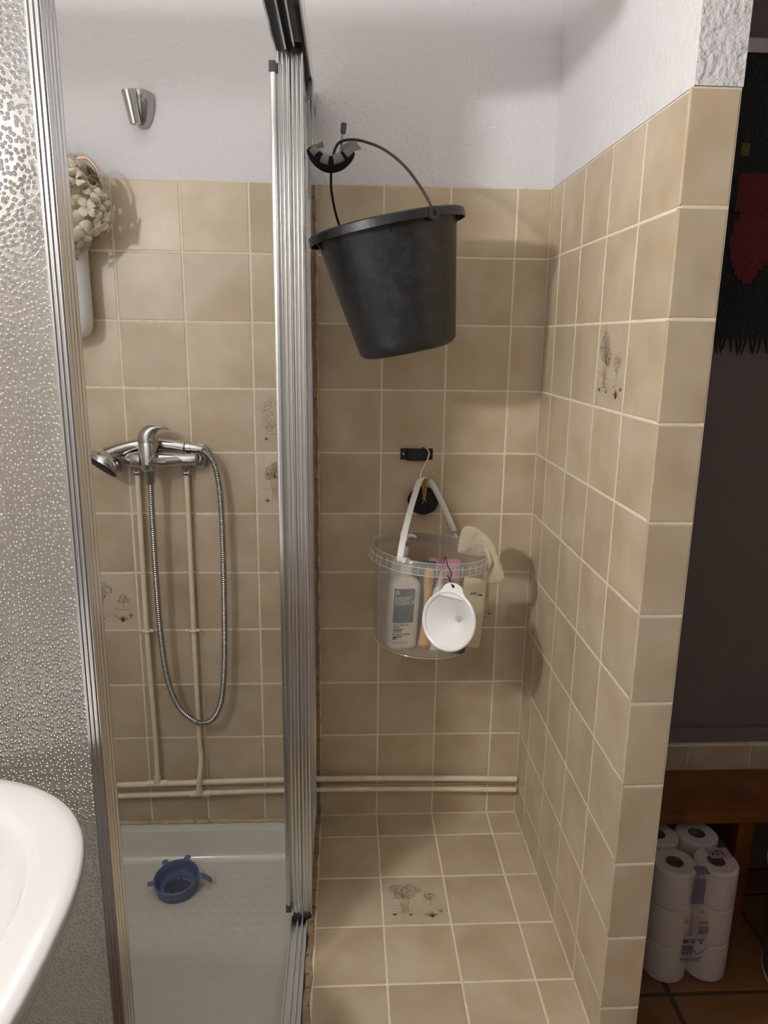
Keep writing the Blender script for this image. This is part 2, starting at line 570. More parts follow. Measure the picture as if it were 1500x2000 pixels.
# ---------------------------------------------------------------- tiles
_tile_cache = {}
GAP = 0.0034
def tile_mesh(wd, ht, mat, th=0.006):
    key = (round(wd, 3), round(ht, 3), mat.name)
    if key in _tile_cache:
        return _tile_cache[key]
    bm = BM()
    a, b = wd / 2 - GAP / 2, ht / 2 - GAP / 2
    rings = []
    for ins, z in ((0.0, -th), (0.0, -0.0016), (0.0007, -0.0004), (0.0022, 0.0)):
        rings.append([bm.verts.new((sx * (a - ins), sy * (b - ins), z)) for sx, sy in ((-1, -1), (1, -1), (1, 1), (-1, 1))])
    for p, q in zip(rings, rings[1:]):
        for i in range(4):
            bm.faces.new((p[i], p[(i + 1) % 4], q[(i + 1) % 4], q[i]))
    bm.faces.new(rings[-1])
    me = bpy.data.meshes.new('tile')
    bm.to_mesh(me)
    bm.free()
    me.materials.append(mat)
    _tile_cache[key] = me
    return me
def put_tile(parent, origin, ex, ey, ez, wd, ht, mat=None, jit=0.0022):
    o = bpy.data.objects.new('tile', tile_mesh(wd, ht, mat or M_TILE))
    C.objects.link(o)
    o.parent = parent
    m = basis(Vector(origin) - Vector(root_of(parent).location), ex, ey, ez)
    m = m @ Euler((R.uniform(-jit, jit), R.uniform(-jit, jit), R.uniform(-jit, jit) * 0.4)).to_matrix().to_4x4()
    o.matrix_basis = m
    return o
def stroke(bm, pts, w_, z):
    """flat ribbon in the tile plane, tapering"""
    P = [Vector((p[0], p[1], z)) for p in pts]
    L, Rr = [], []
    n = len(P)
    for i in range(n):
        d = (P[min(i + 1, n - 1)] - P[max(i - 1, 0)])
        nrm = Vector((-d.y, d.x, 0)).normalized()
        ww = w_ * (1 - 0.7 * abs(2 * i / (n - 1) - 0.8)) / 2 if n > 2 else w_ / 2
        ww = max(ww, w_ * 0.15)
        L.append(bm.verts.new(P[i] + nrm * ww))
        Rr.append(bm.verts.new(P[i] - nrm * ww))
    for i in range(n - 1):
        bm.faces.new((L[i], Rr[i], Rr[i + 1], L[i + 1]))
def leafdot(bm, x, y, r, z, rnd):
    a = rnd.uniform(0, PI)
    l, s = r * rnd.uniform(0.9, 1.6), r * rnd.uniform(0.4, 0.7)
    c, q = math.cos(a), math.sin(a)
    bm.faces.new([bm.verts.new((x + c * u - q * v, y + q * u + c * v, z)) for u, v in ((-l, 0), (0, -s), (l, 0), (0, s))])
def crown(bm, cx, cy, rx, ry, n, rnd, z, r=0.0010, low=-0.75):
    lobes = [(cx + rnd.uniform(-0.55, 0.55) * rx, cy + rnd.uniform(-0.35, 0.55) * ry, rnd.uniform(0.4, 0.62)) for _ in range(9)]
    k = 0
    while k < n:
        x, y = rnd.uniform(-1, 1), rnd.uniform(low, 1)
        if x * x + y * y > 1:
            continue
        px, py = cx + x * rx, cy + y * ry
        if not any(((px - a) / (rx * s)) ** 2 + ((py - b) / (ry * s)) ** 2 < 1 for a, b, s in lobes):
            continue
        leafdot(bm, px, py, r * rnd.uniform(0.7, 1.3), z, rnd)
        k += 1
def tree_print(tile, seed, big=(-0.024, 0.026, 0.040, 0.030), small=(0.036, 0.008, 0.016, 0.012)):
    rnd = random.Random(seed)
    Z = 0.00025
    bm = BM()
    cx, cy, rx, ry = big
    crown(bm, cx, cy, rx, ry, 620, rnd, Z)
    base = -0.040
    for k in range(5):
        x = cx + (k - 2) * 0.0034
        tx = cx + (k - 2) * 0.009
        stroke(bm, [(x, base), (x + 0.0004, (base + cy) / 2 - 0.012), (x * 0.6 + tx * 0.4, cy - ry * 0.75), (tx, cy - ry * 0.25)], 0.0011, Z)
    for k in range(9):
        a = rnd.uniform(0.25, 0.75) * PI
        stroke(bm, [(cx, cy - ry * 0.7), (cx + math.cos(a) * rx * 0.35, cy - ry * 0.7 + math.sin(a) * ry * 0.5), (cx + math.cos(a) * rx * 0.8, cy - ry * 0.7 + math.sin(a) * ry * 1.1)], 0.0008, Z)
    sx_, sy_, srx, sry = small
    crown(bm, sx_, sy_, srx, sry, 150, rnd, Z, 0.0009)
    stroke(bm, [(sx_, sy_ - sry - 0.012), (sx_ + 0.0003, sy_ - sry), (sx_, sy_ - sry * 0.1)], 0.0012, Z)
    stroke(bm, [(sx_ - 0.006, sy_ - sry - 0.0125), (sx_, sy_ - sry - 0.0118), (sx_ + 0.008, sy_ - sry - 0.0124)], 0.0009, Z)
    for k in range(16):
        leafdot(bm, -0.060 + k * 0.0022, -0.014 + 0.003 * math.sin(k * 0.9), 0.0012, Z, rnd)
    for k in range(14):
        x = rnd.uniform(-0.058, 0.055)
        y = rnd.uniform(-0.050, -0.016)
        stroke(bm, [(x, y), (x + 0.008, y + rnd.uniform(0.0005, 0.002)), (x + 0.017, y)], 0.0007, Z)
    for k in range(90):
        x = rnd.uniform(-0.06, 0.06)
        leafdot(bm, x, -0.046 + rnd.gauss(0, 0.005) + 0.006 * abs(math.sin(x * 60)), 0.0007, Z, rnd)
    o = obj('tree_print', bm, M_PRINT, tile, smooth=False, local=True)
    bm = BM()
    for (gx, gy, h, n) in ((0.036, -0.054, 0.018, 11), (-0.048, -0.046, 0.009, 6), (0.056, -0.040, 0.012, 5), (-0.012, -0.047, 0.007, 5)):
        for k in range(n):
            a = (k / (n - 1) - 0.5) * 2
            hh = h * (1 - 0.45 * abs(a)) * rnd.uniform(0.8, 1.1)
            stroke(bm, [(gx + a * 0.001, gy), (gx + a * h * 0.35, gy + hh * 0.65), (gx + a * h * 0.85, gy + hh)], 0.0013, Z)
    obj('grass_print', bm, M_PRINT_DARK, tile, smooth=False, local=True)
    return o

# ---------------------------------------------------------------- setting
XL, XR, YF, ZF, ZC = -1.36, 1.45, -2.75, -0.20, 2.30
ZT = 1.589
P = 0.15
def struct(name, bm, mat, label, **kw):
    o = obj(name, bm, mat, None, smooth=False)
    return tag(o, label, kind='structure')
colsX = [0.0] + [-(0.0786 + k * P) for k in range(9)] + [XL]
rowsZ = [ZT - r * P for r in range(11)]
# back wall
bm = BM()
box(bm, XL - 0.1, 0.067, 0.0022, 0.12, ZF, ZC)
box(bm, XL, 0.067, 0.0002, 0.003, ZT, ZC)
wall_back = struct('wall_back', bm, M_PLASTER, 'white textured plaster wall above beige tiles at the back of the shower')
bm = BM()
box(bm, XL, 0.0, 0.0007, 0.0024, -0.05, ZT)
obj('grout_bed', bm, M_GROUT, wall_back, smooth=False)
decor = {(4, 3): (3, (-0.010, 0.012, 0.052, 0.050), (0.05, -0.01, 0.01, 0.01)), (4, 4): (4, (-0.030, 0.028, 0.030, 0.026), (0.036, 0.008, 0.016, 0.012)), (7, 6): (5, (-0.020, 0.026, 0.036, 0.028), (0.040, 0.006, 0.016, 0.014)), (1, 6): (6, (-0.024, 0.026, 0.040, 0.030), (0.036, 0.008, 0.018, 0.014))}
for i in range(len(colsX) - 1):
    x1, x0 = colsX[i], colsX[i + 1]
    for r in range(11):
        z1 = rowsZ[r]
        z0 = rowsZ[r + 1] if r < 10 else (0.0 if i < 4 else -0.012)
        # column index i: 0 is the cut column in the corner
        dec = decor.get((i, r))
        t = put_tile(wall_back, ((x0 + x1) / 2, 0, (z0 + z1) / 2), (1, 0, 0), (0, 0, 1), (0, -1, 0), x1 - x0, z1 - z0, M_TILE_DECOR if dec else None)
        if dec:
            tree_print(t, dec[0], dec[1], dec[2])
# right wall with its end pillar
YP = -0.690
WX = 0.067
bm = BM()
box(bm, 0.0022, WX - 0.001, YP + 0.004, 0.002, ZF, ZC)
wall_right = struct('wall_right', bm, M_PLASTER, 'short white and beige-tiled partition wall at the right of the shower')
bm = BM()
box(bm, 0.0002, 0.01, YP + 0.002, 0.0002, ZT + 0.001, ZC)
obj('plaster_side', bm, M_PLASTER, wall_right, smooth=False)
bm = BM()
box(bm, 0.0003, WX, YP - 0.0002, YP + 0.006, ZT + 0.001, ZC)
obj('plaster_end', bm, M_PLASTER_R, wall_right, smooth=False)
bm = BM()
box(bm, 0.0007, 0.003, YP + 0.002, 0.0, -0.05, ZT)
box(bm, 0.0, WX - 0.0012, YP + 0.0007, YP + 0.006, ZF, ZT)
obj('grout_bed', bm, M_GROUT, wall_right, smooth=False)
colsY = [0.0, -0.0915, -0.2400, -0.3875, -0.5330, -0.6815]
for i in range(5):
    y1, y0 = colsY[i], colsY[i + 1]
    for r in range(11):
        z1 = rowsZ[r]
        z0 = rowsZ[r + 1] if r < 10 else 0.0
        dec = (i == 3 and r == 2)
        t = put_tile(wall_right, (0, (y0 + y1) / 2, (z0 + z1) / 2), (0, -1, 0), (0, 0, 1), (-1, 0, 0), y1 - y0, z1 - z0, M_TILE_DECOR if dec else None)
        if dec:
            tree_print(t, 11, (-0.026, 0.026, 0.036, 0.036), (0.032, 0.002, 0.017, 0.020))
for r in range(12):
    z1 = ZT - r * P
    z0 = max(z1 - P, ZF)
    if z1 - z0 < 0.02:
        break
    put_tile(wall_right, ((WX - 0.006) / 2, YP, (z0 + z1) / 2), (1, 0, 0), (0, 0, 1), (0, -1, 0), WX + 0.006, z1 - z0)
# raised tiled floor of the niche
YFR = -0.845
bm = BM()
box(bm, -0.535, 0.0, YFR, 0.0, ZF, -0.0008)
floor_n = struct('floor_niche', bm, M_GROUT, 'raised beige tiled floor beside the shower tray')
fr = [0.0, -0.090, -0.240, -0.390, -0.540, -0.690, -0.840]
for i in range(4):
    x1, x0 = colsX[i], colsX[i + 1]
    for j in range(6):
        y1, y0 = fr[j], fr[j + 1]
        dec = (i == 2 and j == 2)
        t = put_tile(floor_n, ((x0 + x1) / 2, (y0 + y1) / 2, 0), (1, 0, 0), (0, 1, 0), (0, 0, 1), x1 - x0, y1 - y0, M_TILE_DECOR if dec else None)
        if dec:
            tree_print(t, 21)
for j in range(4):
    x0, x1 = -0.5286 + j * P - (0 if j else 0.006), min(-0.5286 + (j + 1) * P, 0)
    put_tile(floor_n, ((x0 + x1) / 2, YFR - 0.004, -0.1), (1, 0, 0), (0, 0, 1), (0, -1, 0), x1 - x0, 0.196)
# terracotta floor of the room
bm = BM()
box(bm, XL - 0.1, XR + 0.1, YF - 0.1, 0.1, ZF - 0.1, ZF - 0.004)
floor = struct('floor', bm, M_GROUT_DARK, 'terracotta tiled room floor with dark joints')
T = 0.30
for i in range(-6, 5):
    for j in range(0, 10):
        x0 = 0.281 + i * T
        y1 = -0.396 + T * 2 - j * T
        xa, xb = max(x0, XL), min(x0 + T, XR)
        ya, yb = max(y1 - T, YF), min(y1, 0.0)
        if xb - xa < 0.03 or yb - ya < 0.03:
            continue
        if xb < 0.05 and yb > -0.6:
            continue
        o = put_tile(floor, ((xa + xb) / 2, (ya + yb) / 2, ZF), (1, 0, 0), (0, 1, 0), (0, 0, 1), xb - xa - 0.008, yb - ya - 0.008, M_TERRA)
# remaining room shell
bm = BM()
box(bm, XL - 0.1, XR + 0.1, YF - 0.1, 0.12, ZC, ZC + 0.1)
struct('ceiling', bm, M_CEIL, 'white painted ceiling')
bm = BM()
box(bm, XL - 0.1, XL, YF, 0.0, ZF, ZC)
struct('wall_left', bm, M_WALLROOM, 'pale painted wall behind the washbasin')
bm = BM()
box(bm, XL, XR, YF - 0.1, YF, ZF, ZC)
struct('wall_front', bm, M_WALLFRONT, 'pale painted wall behind the viewer')
bm = BM()
box(bm, XR, XR + 0.1, YF, 0.12, ZF, ZC)
struct('wall_side', bm, M_WALLDARK, 'dark painted side wall')
bm = BM()
box(bm, WX, XR, 0.0, 0.12, ZF, ZC)
wall_alcove = struct('wall_alcove', bm, M_WALLDARK, 'dark taupe wall beyond the tiled partition')
bm = BM()
box(bm, WX, XR, -0.018, 0.0, 0.213, 0.254, 0.003)
obj('skirting_ledge', bm, M_WALLDARK, wall_alcove, smooth=False)
# tiled plinth strip
bm = BM()
box(bm, WX, XR, -0.026, 0.0, 0.120, 0.2125)
ps = tag(obj('trim_1', bm, M_GROUT, None, smooth=False), 'row of cut beige tiles below the dark wall', kind='structure')
for k in range(-2, 6):
    x0 = 0.454 + k * 0.172
    xa, xb = max(x0, WX + 0.002), min(x0 + 0.172, XR)
    if xb - xa > 0.03:
        put_tile(ps, ((xa + xb) / 2, -0.028, 0.166), (1, 0, 0), (0, 0, 1), (0, -1, 0), xb - xa, 0.086)

# ---------------------------------------------------------------- lamp over the basin (out of frame, it lights the room)
lp = thing('wall_lamp', (XL, LAMP_POS[1], LAMP_POS[2]), 'white wall lamp with round lit bulb above the washbasin', 'lamp')
bm = BM()
lathe(bm, [(0, 0), (0.05, 0), (0.05, 0.012), (0.02, 0.02), (0.018, 0.026), (0, 0.026)], 24, axis_matrix((XL, LAMP_POS[1], LAMP_POS[2]), (1, 0, 0)))
obj('lamp_base', bm, M_SHADE, lp)
bm = BM()
bmesh.ops.create_uvsphere(bm, u_segments=12, v_segments=8, radius=0.040, matrix=Matrix.Translation(LAMP_POS))
obj('bulb', bm, M_BULB, lp)

# ---------------------------------------------------------------- shower tray
TZ = -0.012   # rim
TB = -0.088   # basin floor
TX0, TX1, TY0, TY1 = XL + 0.002, -0.545, -0.835, -0.002
tray = thing('shower_tray', ((TX0 + TX1) / 2, (TY0 + TY1) / 2, ZF), 'white acrylic square shower tray with dimpled floor', 'shower tray')
def rrect(x0, x1, y0, y1, r, n=6):
    o = []
    for cx, cy, a0 in ((x1 - r, y1 - r, 0), (x0 + r, y1 - r, PI / 2), (x0 + r, y0 + r, PI), (x1 - r, y0 + r, 1.5 * PI)):
        for k in range(n + 1):
            a = a0 + k * PI / 2 / n
            o.append((cx + r * math.cos(a), cy + r * math.sin(a)))
    return o
bm = BM()
rings = []
for ins, z, r in ((0.0, ZF + 0.001, 0.01), (0.0, TZ - 0.003, 0.01), (0.002, TZ, 0.01), (0.028, TZ, 0.02), (0.033, TZ - 0.003, 0.022), (0.044, TB + 0.020, 0.03), (0.052, TB + 0.005, 0.035), (0.064, TB, 0.04)):
    rings.append([bm.verts.new((x, y, z)) for x, y in rrect(TX0 + ins, TX1 - ins, TY0 + ins, TY1 - ins, r)])
for a, b in zip(rings, rings[1:]):
    n = len(a)
    for i in range(n):
        bm.faces.new((a[i], a[(i + 1) % n], b[(i + 1) % n], b[i]))
bm.faces.new(rings[0])
obj('tray_rim', bm, M_ENAMEL, tray)
bm = BM()
prism(bm, rrect(TX0 + 0.060, TX1 - 0.060, TY0 + 0.060, TY1 - 0.060, 0.042), TB - 0.004, TB + 0.0003)
obj('tray_floor', bm, M_TRAYFLOOR, tray, smooth=False)
DX, DY = -0.883, -0.150
bm = BM()
lathe(bm, [(0, 0.0022), (0.012, 0.003), (0.030, 0.003), (0.034, 0.0004), (0.034, -0.002)], 32, Matrix.Translation((DX, DY, TB)))
dr = obj('drain_cover', bm, M_CHROME_DULL, tray)
bm = BM()
for k in range(9):
    a = 2 * PI * k / 9
    mt = Matrix.Translation((DX, DY, TB + 0.0034)) @ Matrix.Rotation(a, 4, 'Z')
    prism(bm, [(0.008, -0.002), (0.018, -0.0045), (0.026, -0.003), (0.026, 0.003), (0.018, 0.0045), (0.008, 0.002)], 0, 0.0006, mt)
obj('drain_slots', bm, M_STEELDARK, dr, smooth=False)
# caulk at the back of the tray and along the niche
bm = BM()
pts = [(XL + 0.01 + k * 0.02, -0.004 + 0.0012 * math.sin(k * 1.7), TZ + 0.004) for k in range(41)]
tube(bm, pts, [0.0066 + 0.0007 * math.sin(k * 2.3) for k in range(41)], 8, sy=0.8)
tag(obj('trim_2', bm, M_CAULK_TRAY), 'spotted cream sealant bead along the back of the shower tray', kind='structure')
bm = BM()
pts = [(-0.5365 + 0.0015 * math.sin(k * 1.3), -0.004 - k * 0.0205, -0.002) for k in range(41)]
tube(bm, pts, [0.0078 + 0.0008 * math.sin(k * 1.1) + 0.0005 * math.sin(k * 2.1) for k in range(41)], 8, sy=0.55, up=(1, 0, 0))
tag(obj('trim_3', bm, M_CAULK), 'stained brown sealant joint between the door track and floor tiles', kind='structure')
bm = BM()
pts = [(-0.5325 + 0.001 * math.sin(k * 1.9), -0.002, 0.004 + k * 0.02) for k in range(80)]
tube(bm, pts, [0.0042 + 0.001 * math.sin(k * 2.9) for k in range(80)], 6)
tag(obj('trim_4', bm, M_CAULK), 'stained upright sealant joint in the tiled corner by the stacked doors', kind='structure')

# blue silicone lid lying on the drain
LX, LY = -0.880, -0.158
lid = thing('silicone_lid', (LX, LY, TB + 0.004), 'blue silicone stretch lid with pull tabs lying over the drain', 'lid', rot=(math.radians(7), math.radians(-3), 0.0))
bm = BM()
lathe(bm, [(0.033, 0.0045), (0.044, 0.004), (0.047, 0.008), (0.049, 0.020), (0.050, 0.034), (0.0525, 0.0375), (0.0555, 0.036), (0.0555, 0.030), (0.0535, 0.018), (0.051, 0.004), (0.046, 0.0), (0.033, 0.0015)], 48, None, close=True)
obj('lid_ring', bm, M_BLUE2, lid, local=True)
bm = BM()
for r_, z in ((0.0488, 0.014), (0.0496, 0.024), (0.040, 0.0052)):
    pts = [(r_ * math.cos(2 * PI * k / 40), r_ * math.sin(2 * PI * k / 40), z) for k in range(41)]
    tube(bm, pts, 0.0011, 6, cap=False)
obj('lid_ridge', bm, M_BLUE2, lid, local=True)
bm = BM()
lathe(bm, [(0, 0.0026), (0.034, 0.0026), (0.034, 0.0014), (0, 0.0014)], 40)
obj('lid_membrane', bm, M_BLUE, lid, local=True)
for a, ln, dz in ((2, 0.030, -0.020), (75, 0.013, 0.004), (128, 0.013, 0.004), (195, 0.014, 0.002)):
    bm = BM()
    mt = Matrix.Rotation(math.radians(a), 4, 'Z')
    pts = [(0.050, 0, 0.033), (0.055 + ln * 0.35, 0, 0.034 + dz * 0.2), (0.055 + ln * 0.8, 0, 0.033 + dz * 0.7), (0.055 + ln, 0, 0.033 + dz)]
    pts = smooth_path(pts, 4)
    tube(bm, [mt @ Vector(p) for p in pts], [0.0085, 0.0088, 0.0086, 0.0084, 0.0082, 0.008, 0.0079, 0.0078, 0.0077, 0.0075, 0.007, 0.006, 0.0035], 10, sx=1.0, sy=0.28, up=mt.to_3x3() @ Vector((0, 1, 0)))
    obj('pull_tab', bm, M_BLUE2, lid, local=True)

# ---------------------------------------------------------------- shower enclosure
ZB, ZTOP = 0.004, 1.727
def ribs(p0, p1, nrm, n, amp, flat=0.25, k=10):
    """points from p0 to p1 with n half-round ribs raised along nrm"""
    p0, p1, nrm = Vector(p0[:2]), Vector(p1[:2]), Vector(nrm[:2])
    out = []
    for i in range(n):
        a = p0.lerp(p1, i / n)
        b = p0.lerp(p1, (i + 1) / n)
        lo = a.lerp(b, flat / 2)
        hi = a.lerp(b, 1 - flat / 2)
        out.append(a)
        for j in range(k + 1):
            t = j / k
            out.append(lo.lerp(hi, t) + nrm * amp * math.sin(PI * t) if 0 < t < 1 else lo.lerp(hi, t))
    out.append(p1)
    res = []
    for p in out:
        if not res or (res[-1] - p).length > 1e-6:
            res.append(p)
    return [(p.x, p.y) for p in res]
frame = thing('shower_enclosure_frame', (-0.56, -0.8, 0.0), 'bright aluminium track frame of the corner shower enclosure', 'shower frame')
def channel_y(name, x0, x1, y0, y1, z, zt, down):
    """track along Y: floor/roof plate with upright fins"""
    bm = BM()
    if down:
        box(bm, x0, x1, y0, y1, zt - 0.004, zt, 0.0006, 1)
        fins = [x0 + 0.0015, x0 + (x1 - x0) * 0.34, x0 + (x1 - x0) * 0.60, x1 - 0.0015]
        for i, f_ in enumerate(fins):
            box(bm, f_ - 0.0015, f_ + 0.0015, y0, y1, z, zt - 0.003)
    else:
        box(bm, x0, x1, y0, y1, z, z + 0.004)
        fins = [x0 + 0.0015, x0 + (x1 - x0) * 0.42, x0 + (x1 - x0) * 0.70, x1 - 0.0015]
        for i, f_ in enumerate(fins):
            box(bm, f_ - 0.0014, f_ + 0.0014, y0, y1, z, zt - (0.002 if i in (0, 3) else 0.0))
    return obj(name, bm, M_ALU if down else M_ALU_MAT, frame, smooth=False)
channel_y('side_top_rail', -0.5840, -0.5280, -0.800, -0.001, ZTOP + 0.001, ZTOP + 0.044, True)
channel_y('side_bottom_rail', -0.5835, -0.5465, -0.800, -0.004, TZ, 0.002, False)
def channel_x(name, y0, y1, x0, x1, z, zt, down):
    bm = BM()
    zz = (zt - 0.004, zt) if down else (z, z + 0.004)
    box(bm, x0, x1, y0, y1, *zz)
    for f_ in (y0 + 0.0015, (y0 + y1) / 2, y1 - 0.0015):
        box(bm, x0, x1, f_ - 0.0015, f_ + 0.0015, z, zt)
    return obj(name, bm, M_ALU if down else M_ALU_MAT, frame, smooth=False)
channel_x('front_top_rail', -0.806, -0.746, XL + 0.002, -0.528, ZTOP + 0.001, ZTOP + 0.044, True)
channel_x('front_bottom_rail', -0.806, -0.746, XL + 0.002, -0.5465, TZ, 0.002, False)
bm = BM()
prism(bm, [(-0.584, -0.001), (-0.584, -0.020)] + ribs((-0.584, -0.020), (-0.540, -0.020), (0, -1, 0), 4, 0.002) + [(-0.540, -0.001)], TZ, ZTOP)
obj('wall_profile', bm, M_ALU, frame)
def side_door(name, xa, xb, yf, label):
    d = thing(name, ((xa + xb) / 2, yf, ZB), label, 'shower door', 'stacked sliding doors of the shower side')
    bm = BM()
    prism(bm, ribs((xa, yf), (xb, yf), (0, -1, 0), 3, 0.0018, 0.22) + [(xb, yf + 0.030), (xa, yf + 0.030)], ZB, ZTOP)
    obj('edge_profile', bm, M_ALU, d)
    xm = (xa + xb) / 2
    bm = BM()
    box(bm, xm - 0.002, xm + 0.002, yf + 0.028, -0.048, ZB + 0.03, ZTOP - 0.03)
    panel_obj(bm, d, (1, 0, 0))
    bm = BM()
    box(bm, xa + 0.002, xb - 0.002, -0.050, -0.024, ZB, ZTOP, 0.002)
    obj('rear_profile', bm, M_ALU, d, smooth=False)
    for z0, z1 in ((ZB, ZB + 0.034), (ZTOP - 0.034, ZTOP)):
        bm = BM()
        box(bm, xa + 0.003, xb - 0.003, yf + 0.030, -0.050, z0, z1, 0.002)
        obj('rail_bar', bm, M_ALU, d, smooth=False)
    return d
dA = side_door('sliding_shower_door', -0.5580, -0.5365, -0.356, 'outer textured sliding door of the shower side, nearest the hanging buckets')
dB = side_door('sliding_shower_door', -0.5815, -0.5590, -0.358, 'inner textured sliding door of the shower side, with thin capped handle bar')
bm = BM()
prism(bm, [(-0.5925, -0.350), (-0.5925, -0.364), (-0.589, -0.3665), (-0.584, -0.3665), (-0.5818, -0.362), (-0.5818, -0.350)], 0.034, 1.694)
hb = obj('handle_bar', bm, M_ALU, dB)
for z in (0.020, 1.692):
    bm = BM()
    box(bm, -0.5935, -0.5815, -0.3675, -0.349, z, z + 0.018, 0.002)
    obj('end_cap', bm, M_RUBBER, hb)
for d, z in ((dA, ZTOP - 0.004), (dA, ZB - 0.002), (dB, ZB - 0.002)):
    bm = BM()
    x = d.location.x
    box(bm, x - 0.009, x + 0.009, d.location.y - 0.008, d.location.y + 0.008, z - 0.004 if z < 1 else z, z + 0.004 if z < 1 else z + 0.016, 0.001)
    obj('roller_block', bm, M_BLACKRUB, d)
def front_door(name, ya, yb, label, xr):
    d = thing(name, (xr, (ya + yb) / 2, ZB), label, 'shower door', 'sliding doors of the shower front')
    bm = BM()
    o = ribs((xr - 0.018, ya), (xr, ya), (0, -1, 0), 3, 0.0016, 0.25) + ribs((xr, ya), (xr, yb), (1, 0, 0), 2, 0.0016, 0.35)[1:] + [(xr - 0.018, yb)]
    prism(bm, o, ZB, ZTOP)
    obj('edge_profile', bm, M_ALU, d)
    ym = (ya + yb) / 2
    bm = BM()
    box(bm, XL + 0.03, xr - 0.016, ym - 0.002, ym + 0.002, ZB + 0.03, ZTOP - 0.03)
    panel_obj(bm, d, (0, -1, 0))
    for z0, z1 in ((ZB, ZB + 0.034), (ZTOP - 0.034, ZTOP)):
        bm = BM()
        box(bm, XL + 0.03, xr - 0.018, ya + 0.003, yb - 0.003, z0, z1, 0.002)
        obj('rail_bar', bm, M_ALU, d, smooth=False)
    bm = BM()
    box(bm, XL + 0.006, XL + 0.032, ya + 0.002, yb - 0.002, ZB, ZTOP, 0.002)
    obj('rear_profile', bm, M_ALU, d, smooth=False)
    return d
front_door('sliding_shower_door', -0.801, -0.779, 'front textured sliding door beside the washbasin, with bright fluted edge post', -0.8045)
dD = thing('fixed_shower_panel', (-0.8045, -0.763, ZB), 'dark grooved edge post just behind the bright front door post', 'shower door')
bm = BM()
o = [(-0.8225, -0.776)] + ribs((-0.8055, -0.776), (-0.8055, -0.750), (1, 0, 0), 2, 0.0016, 0.35) + [(-0.8225, -0.750)]
prism(bm, o, ZB, ZTOP)
obj('edge_profile', bm, M_ALU, dD)
bm = BM()
box(bm, XL + 0.006, -0.8225, -0.776, -0.750, ZB, ZB + 0.03, 0.002)
obj('rail_bar', bm, M_ALU, dD, smooth=False)
bm = BM()
box(bm, XL + 0.006, -0.8225, -0.776, -0.750, ZTOP - 0.03, ZTOP, 0.002)
obj('rail_bar', bm, M_ALU, dD, smooth=False)

# ---------------------------------------------------------------- pipes
def water_pipe(label, xr, ztop, zh, bend, gid):
    t = thing('water_pipe', (xr, -0.020, zh), label, 'pipe', 'cream painted water pipes in the shower')
    bm = BM()
    zl = zh - 0.010
    tube(bm, smooth_path([(XL + 0.004, -0.022, zl), (-1.0, -0.022, zh - 0.003), (-0.62, -0.022, zh + 0.004), (-0.3, -0.022, zh + 0.002), (-0.006, -0.022, zh - 0.006)], 8), 0.0073 if gid == 0 else 0.0066, 14)
    obj('horizontal_run', bm, M_PIPE, t)
    bm = BM()
    if bend:
        pts = [(xr + 0.001, -0.020, ztop), (xr, -0.020, 0.55), (xr, -0.020, 0.26), (xr + 0.003, -0.024, 0.20), (xr + 0.002, -0.034, 0.165), (xr - 0.003, -0.036, 0.125), (xr - 0.004, -0.028, zh)]
    else:
        pts = [(xr, -0.020, ztop), (xr - 0.002, -0.020, 0.55), (xr + 0.002, -0.021, 0.25), (xr + 0.001, -0.022, zh)]
    tube(bm, smooth_path(pts, 6), 0.0062, 14)
    obj('riser', bm, M_PIPE, t)
    for dx in (-0.016, 0.016):
        bm = BM()
        x = pts[-1][0] + dx
        tube(bm, [(x - 0.010, -0.022, zh - 0.001), (x + 0.010, -0.022, zh)], 0.0087, 14)
        obj('solder_collar', bm, M_PIPE, t)
    bm = BM()
    tube(bm, [(pts[-1][0], pts[-1][1], zh + 0.004), (pts[-1][0], pts[-1][1], zh + 0.022)], 0.0082, 14)
    obj('solder_collar', bm, M_PIPE, t)
    bm = BM()
    cz = 0.545
    tube(bm, [(xr - 0.002 + 0.0085 * math.cos(a), -0.020 + 0.0085 * math.sin(a), cz) for a in [2 * PI * k / 16 for k in range(17)]], 0.0032, 8, cap=False)
    for s in (-1, 1):
        tube(bm, [(xr - 0.002 + s * 0.009, -0.020, cz), (xr - 0.002 + s * 0.018, -0.0195, cz)], [0.0038, 0.0032], 8)
        bmesh.ops.create_uvsphere(bm, u_segments=10, v_segments=8, radius=0.0042, matrix=Matrix.Translation((xr - 0.002 + s * 0.0145, -0.022, cz)))
    tube(bm, [(xr - 0.002, -0.013, cz), (xr - 0.002, -0.0005, cz)], 0.0035, 8)
    obj('pipe_clip', bm, M_PIPE, t)
    return t
water_pipe('cream painted water pipe, upper of the two low runs, left riser to the mixer', -0.953, 0.957, 0.121, False, 0)
water_pipe('cream painted water pipe, lower of the two low runs, right kinked riser to the mixer', -0.840, 0.940, 0.089, True, 1)

# ---------------------------------------------------------------- mixer, hand shower, hose
mx = thing('shower_mixer', (-0.912, -0.05, 0.985), 'chrome lever shower mixer tap on the tiled wall', 'tap')
bm = BM()
prof = [(0, -0.972), (0.009, -0.970), (0.015, -0.962), (0.019, -0.945), (0.0205, -0.925), (0.020, -0.90), (0.017, -0.875), (0.0145, -0.85), (0.0145, -0.815), (0.013, -0.808), (0, -0.806)]
lathe(bm, [(r, x) for r, x in prof], 24, basis((0, -0.052, 0.979), (0, 1, 0), (0, 0, 1), (1, 0, 0)))
obj('body', bm, M_CHROME, mx)
bm = BM()
lathe(bm, [(0, 0.956), (0.015, 0.956), (0.021, 0.962), (0.0225, 0.975), (0.0225, 1.020), (0.0215, 1.022), (0, 1.022)], 28, Matrix.Translation((-0.912, -0.066, 0)))
obj('cartridge_housing', bm, M_CHROME, mx)
bm = BM()
